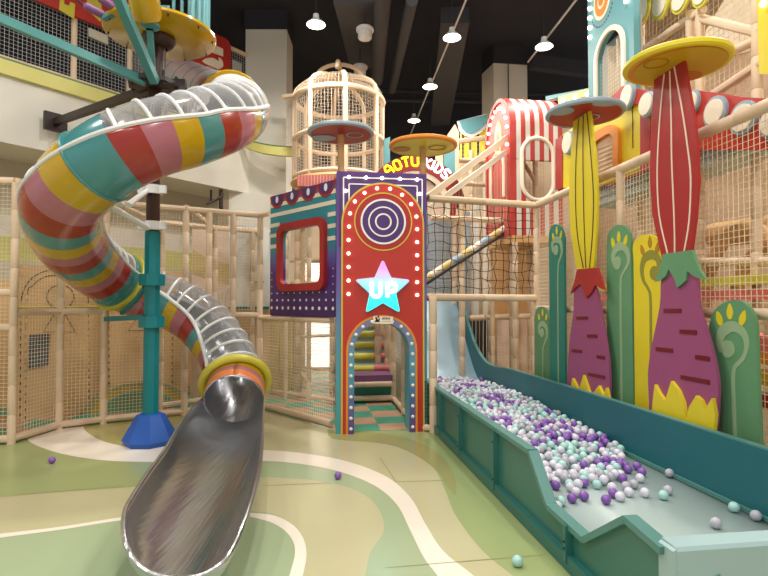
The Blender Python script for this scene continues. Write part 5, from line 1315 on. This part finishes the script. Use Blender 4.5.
    top = [L(625, 62, 705, 8), L(652, 262, 800, 262), L(700, 18, 760, 33), L(757, 40, 700, 66), L(690, 110, 780, 50), L(640, 140, 780, 140)]
    ps = [L(641, 400, 641, -10), L(690, 400, 690, 10), L(700, 400, 700, 10), L(757, 480, 757, -40)]
    nt_ = []
    for (x0, y0, x1, y1) in ((640, 60, 757, 0),):
        a0 = F.pix(x0, y0)[0]; a1 = F.pix(x1, y1)[0]; nt_.append((F(a0, 3.6, -.05), F(a1, 3.6, -.05), F(a1, 6.6, -.05), F(a0, 6.6, -.05), .07))
    frame_thing('three-storey foam climbing frame with nets at the right edge', ps[0][0]-V((0, 0, ps[0][0].z)), ps, top, nt_, name='climbing_frame', cat_='frame', r=.05, m='wood_foam')
    # boards behind
    F = pitF(5.0)
    t = thing('oval_cornice', 'yellow cornice with cream ovals along the top right', 'cornice', pitF(4.3)(pitF(4.3).pix(680, 10)[0], pitF(4.3).pix(680, 10)[1]))
    F3 = pitF(4.3)
    for x, y, rx, ry in ((643, 10, 7, 13), (662, 4, 7.5, 13), (682, -1, 8, 12), (703, -7, 8, 12)):
        c = F3.pix(x, y); u_ = abs(F3.pix(x+rx, y)[0]-c[0]); v_ = abs(F3.pix(x, y+ry)[1]-c[1])
        for g, m, h in ((1.2, 'flange_yellow', .03), (.92, 'cream', .045)): mb = MB(m); flat(mb, F3, circ(c, u_*g, 20, ry=v_*g), 0, h); mb.build('oval', t)
    mb = MB('flange_yellow'); flat(mb, F3, F3.px([(634, 4), (725, -22), (725, -40), (634, -12)]), -.04, .05); mb.build('cornice_board', t)
    t = thing('yellow_post_board', 'yellow upright board with a bulb at the top right corner', 'board', pitF(4.0)(pitF(4.0).pix(762, 80)[0], 3.6))
    F4 = pitF(4.0); mb = MB('yellow'); flat(mb, F4, F4.px([(760, 74), (790, 74), (790, -30), (757, -30)]), -.04, .05); mb.build('board', t)
    MB('bulb').ball(F4(*F4.pix(766, 4), .03), .03, 8).build('bulb', t)
    mb = MB('cream'); F5 = pitF(5.2); flat(mb, F5, F5.px([(700, 62), (757, 50), (757, -20), (730, -10), (706, 30)]), -.05, .05); tag(mb.build('pale_panel'), 'pale white panel behind the top right net', 'panel')
    # big soft arches and bumpers seen through the near net
    F6 = pitF(4.6)
    t = thing('tunnel_arch', 'large tan padded arch behind the white net at the right edge', 'arch', F6(F6.pix(740, 300)[0], 0))
    for k, (x, y, rx, ry) in enumerate(((745, 300, 50, 92), (748, 300, 40, 72))):
        c = F6.pix(x, y); u_ = abs(F6.pix(x+rx, y)[0]-c[0]); v_ = abs(F6.pix(x, y-ry)[1]-c[1])
        MB('wood_tan').tube([F6(c[0]+u_*math.cos(q), c[1]-.2+v_*math.sin(q), -.25*k) for q in [PI*i/20 for i in range(21)]], .07, 10).build('arch_tube', t)
    for y, m, lab in ((284, 'flange_yellow', 'yellow padded beam behind the right net'), (296, 'roll_pink', 'pink padded beam behind the right net, below the yellow one')):
        mb = MB(m); p = F6.pix(697, y); q = (F6.pix(800, y)[0], p[1]); mb.bar(F6(*p, .28), F6(*q, .28), .12, .1); p2 = F6.pix(600, y); q2 = (F6.pix(690, y)[0], p[1]); mb.bar(F6(p2[0], p[1], .28), F6(*p, .28), .12, .1); tag(mb.build('padded_beam'), lab, 'beam')
    mb = MB('beige'); F7 = pitF(5.35); flat(mb, F7, [(YF(8), 0), (YF(2), 0), (YF(2), 1.55), (YF(8), 1.55)], -.05, .05); tag(mb.build('low_partition'), 'low beige partition behind the sprout boards', 'partition')
    mb = MB('wood_tan'); mb.tube([F7(YF(7), 2.5, .0), F7(YF(2.2), 2.3, .0)], .16, 12); tag(mb.build('padded_roll'), 'long tan padded roll behind the right net', 'roll')
    for k, (x, y, m) in enumerate(((752, 355, 'orange'), (752, 375, 'gold'), (754, 398, 'slide_red'), (756, 342, 'roll_pink'))):
        F8 = pitF(3.9); p = F8.pix(x, y); mb = MB(m).ball(F8(*p), .09, 12); mb.bar(F8(p[0]-.0, p[1], 0), F8(p[0]+.6, p[1], 0), .14, .12)
        tag(mb.build('soft_block'), ['orange soft bar glimpsed right of the nearest sprout board', 'mustard soft bar glimpsed right of the nearest sprout board', 'red soft bar low at the right edge behind the net', 'pink soft bar, topmost at the right edge behind the net'][k], 'bar')
right_side()
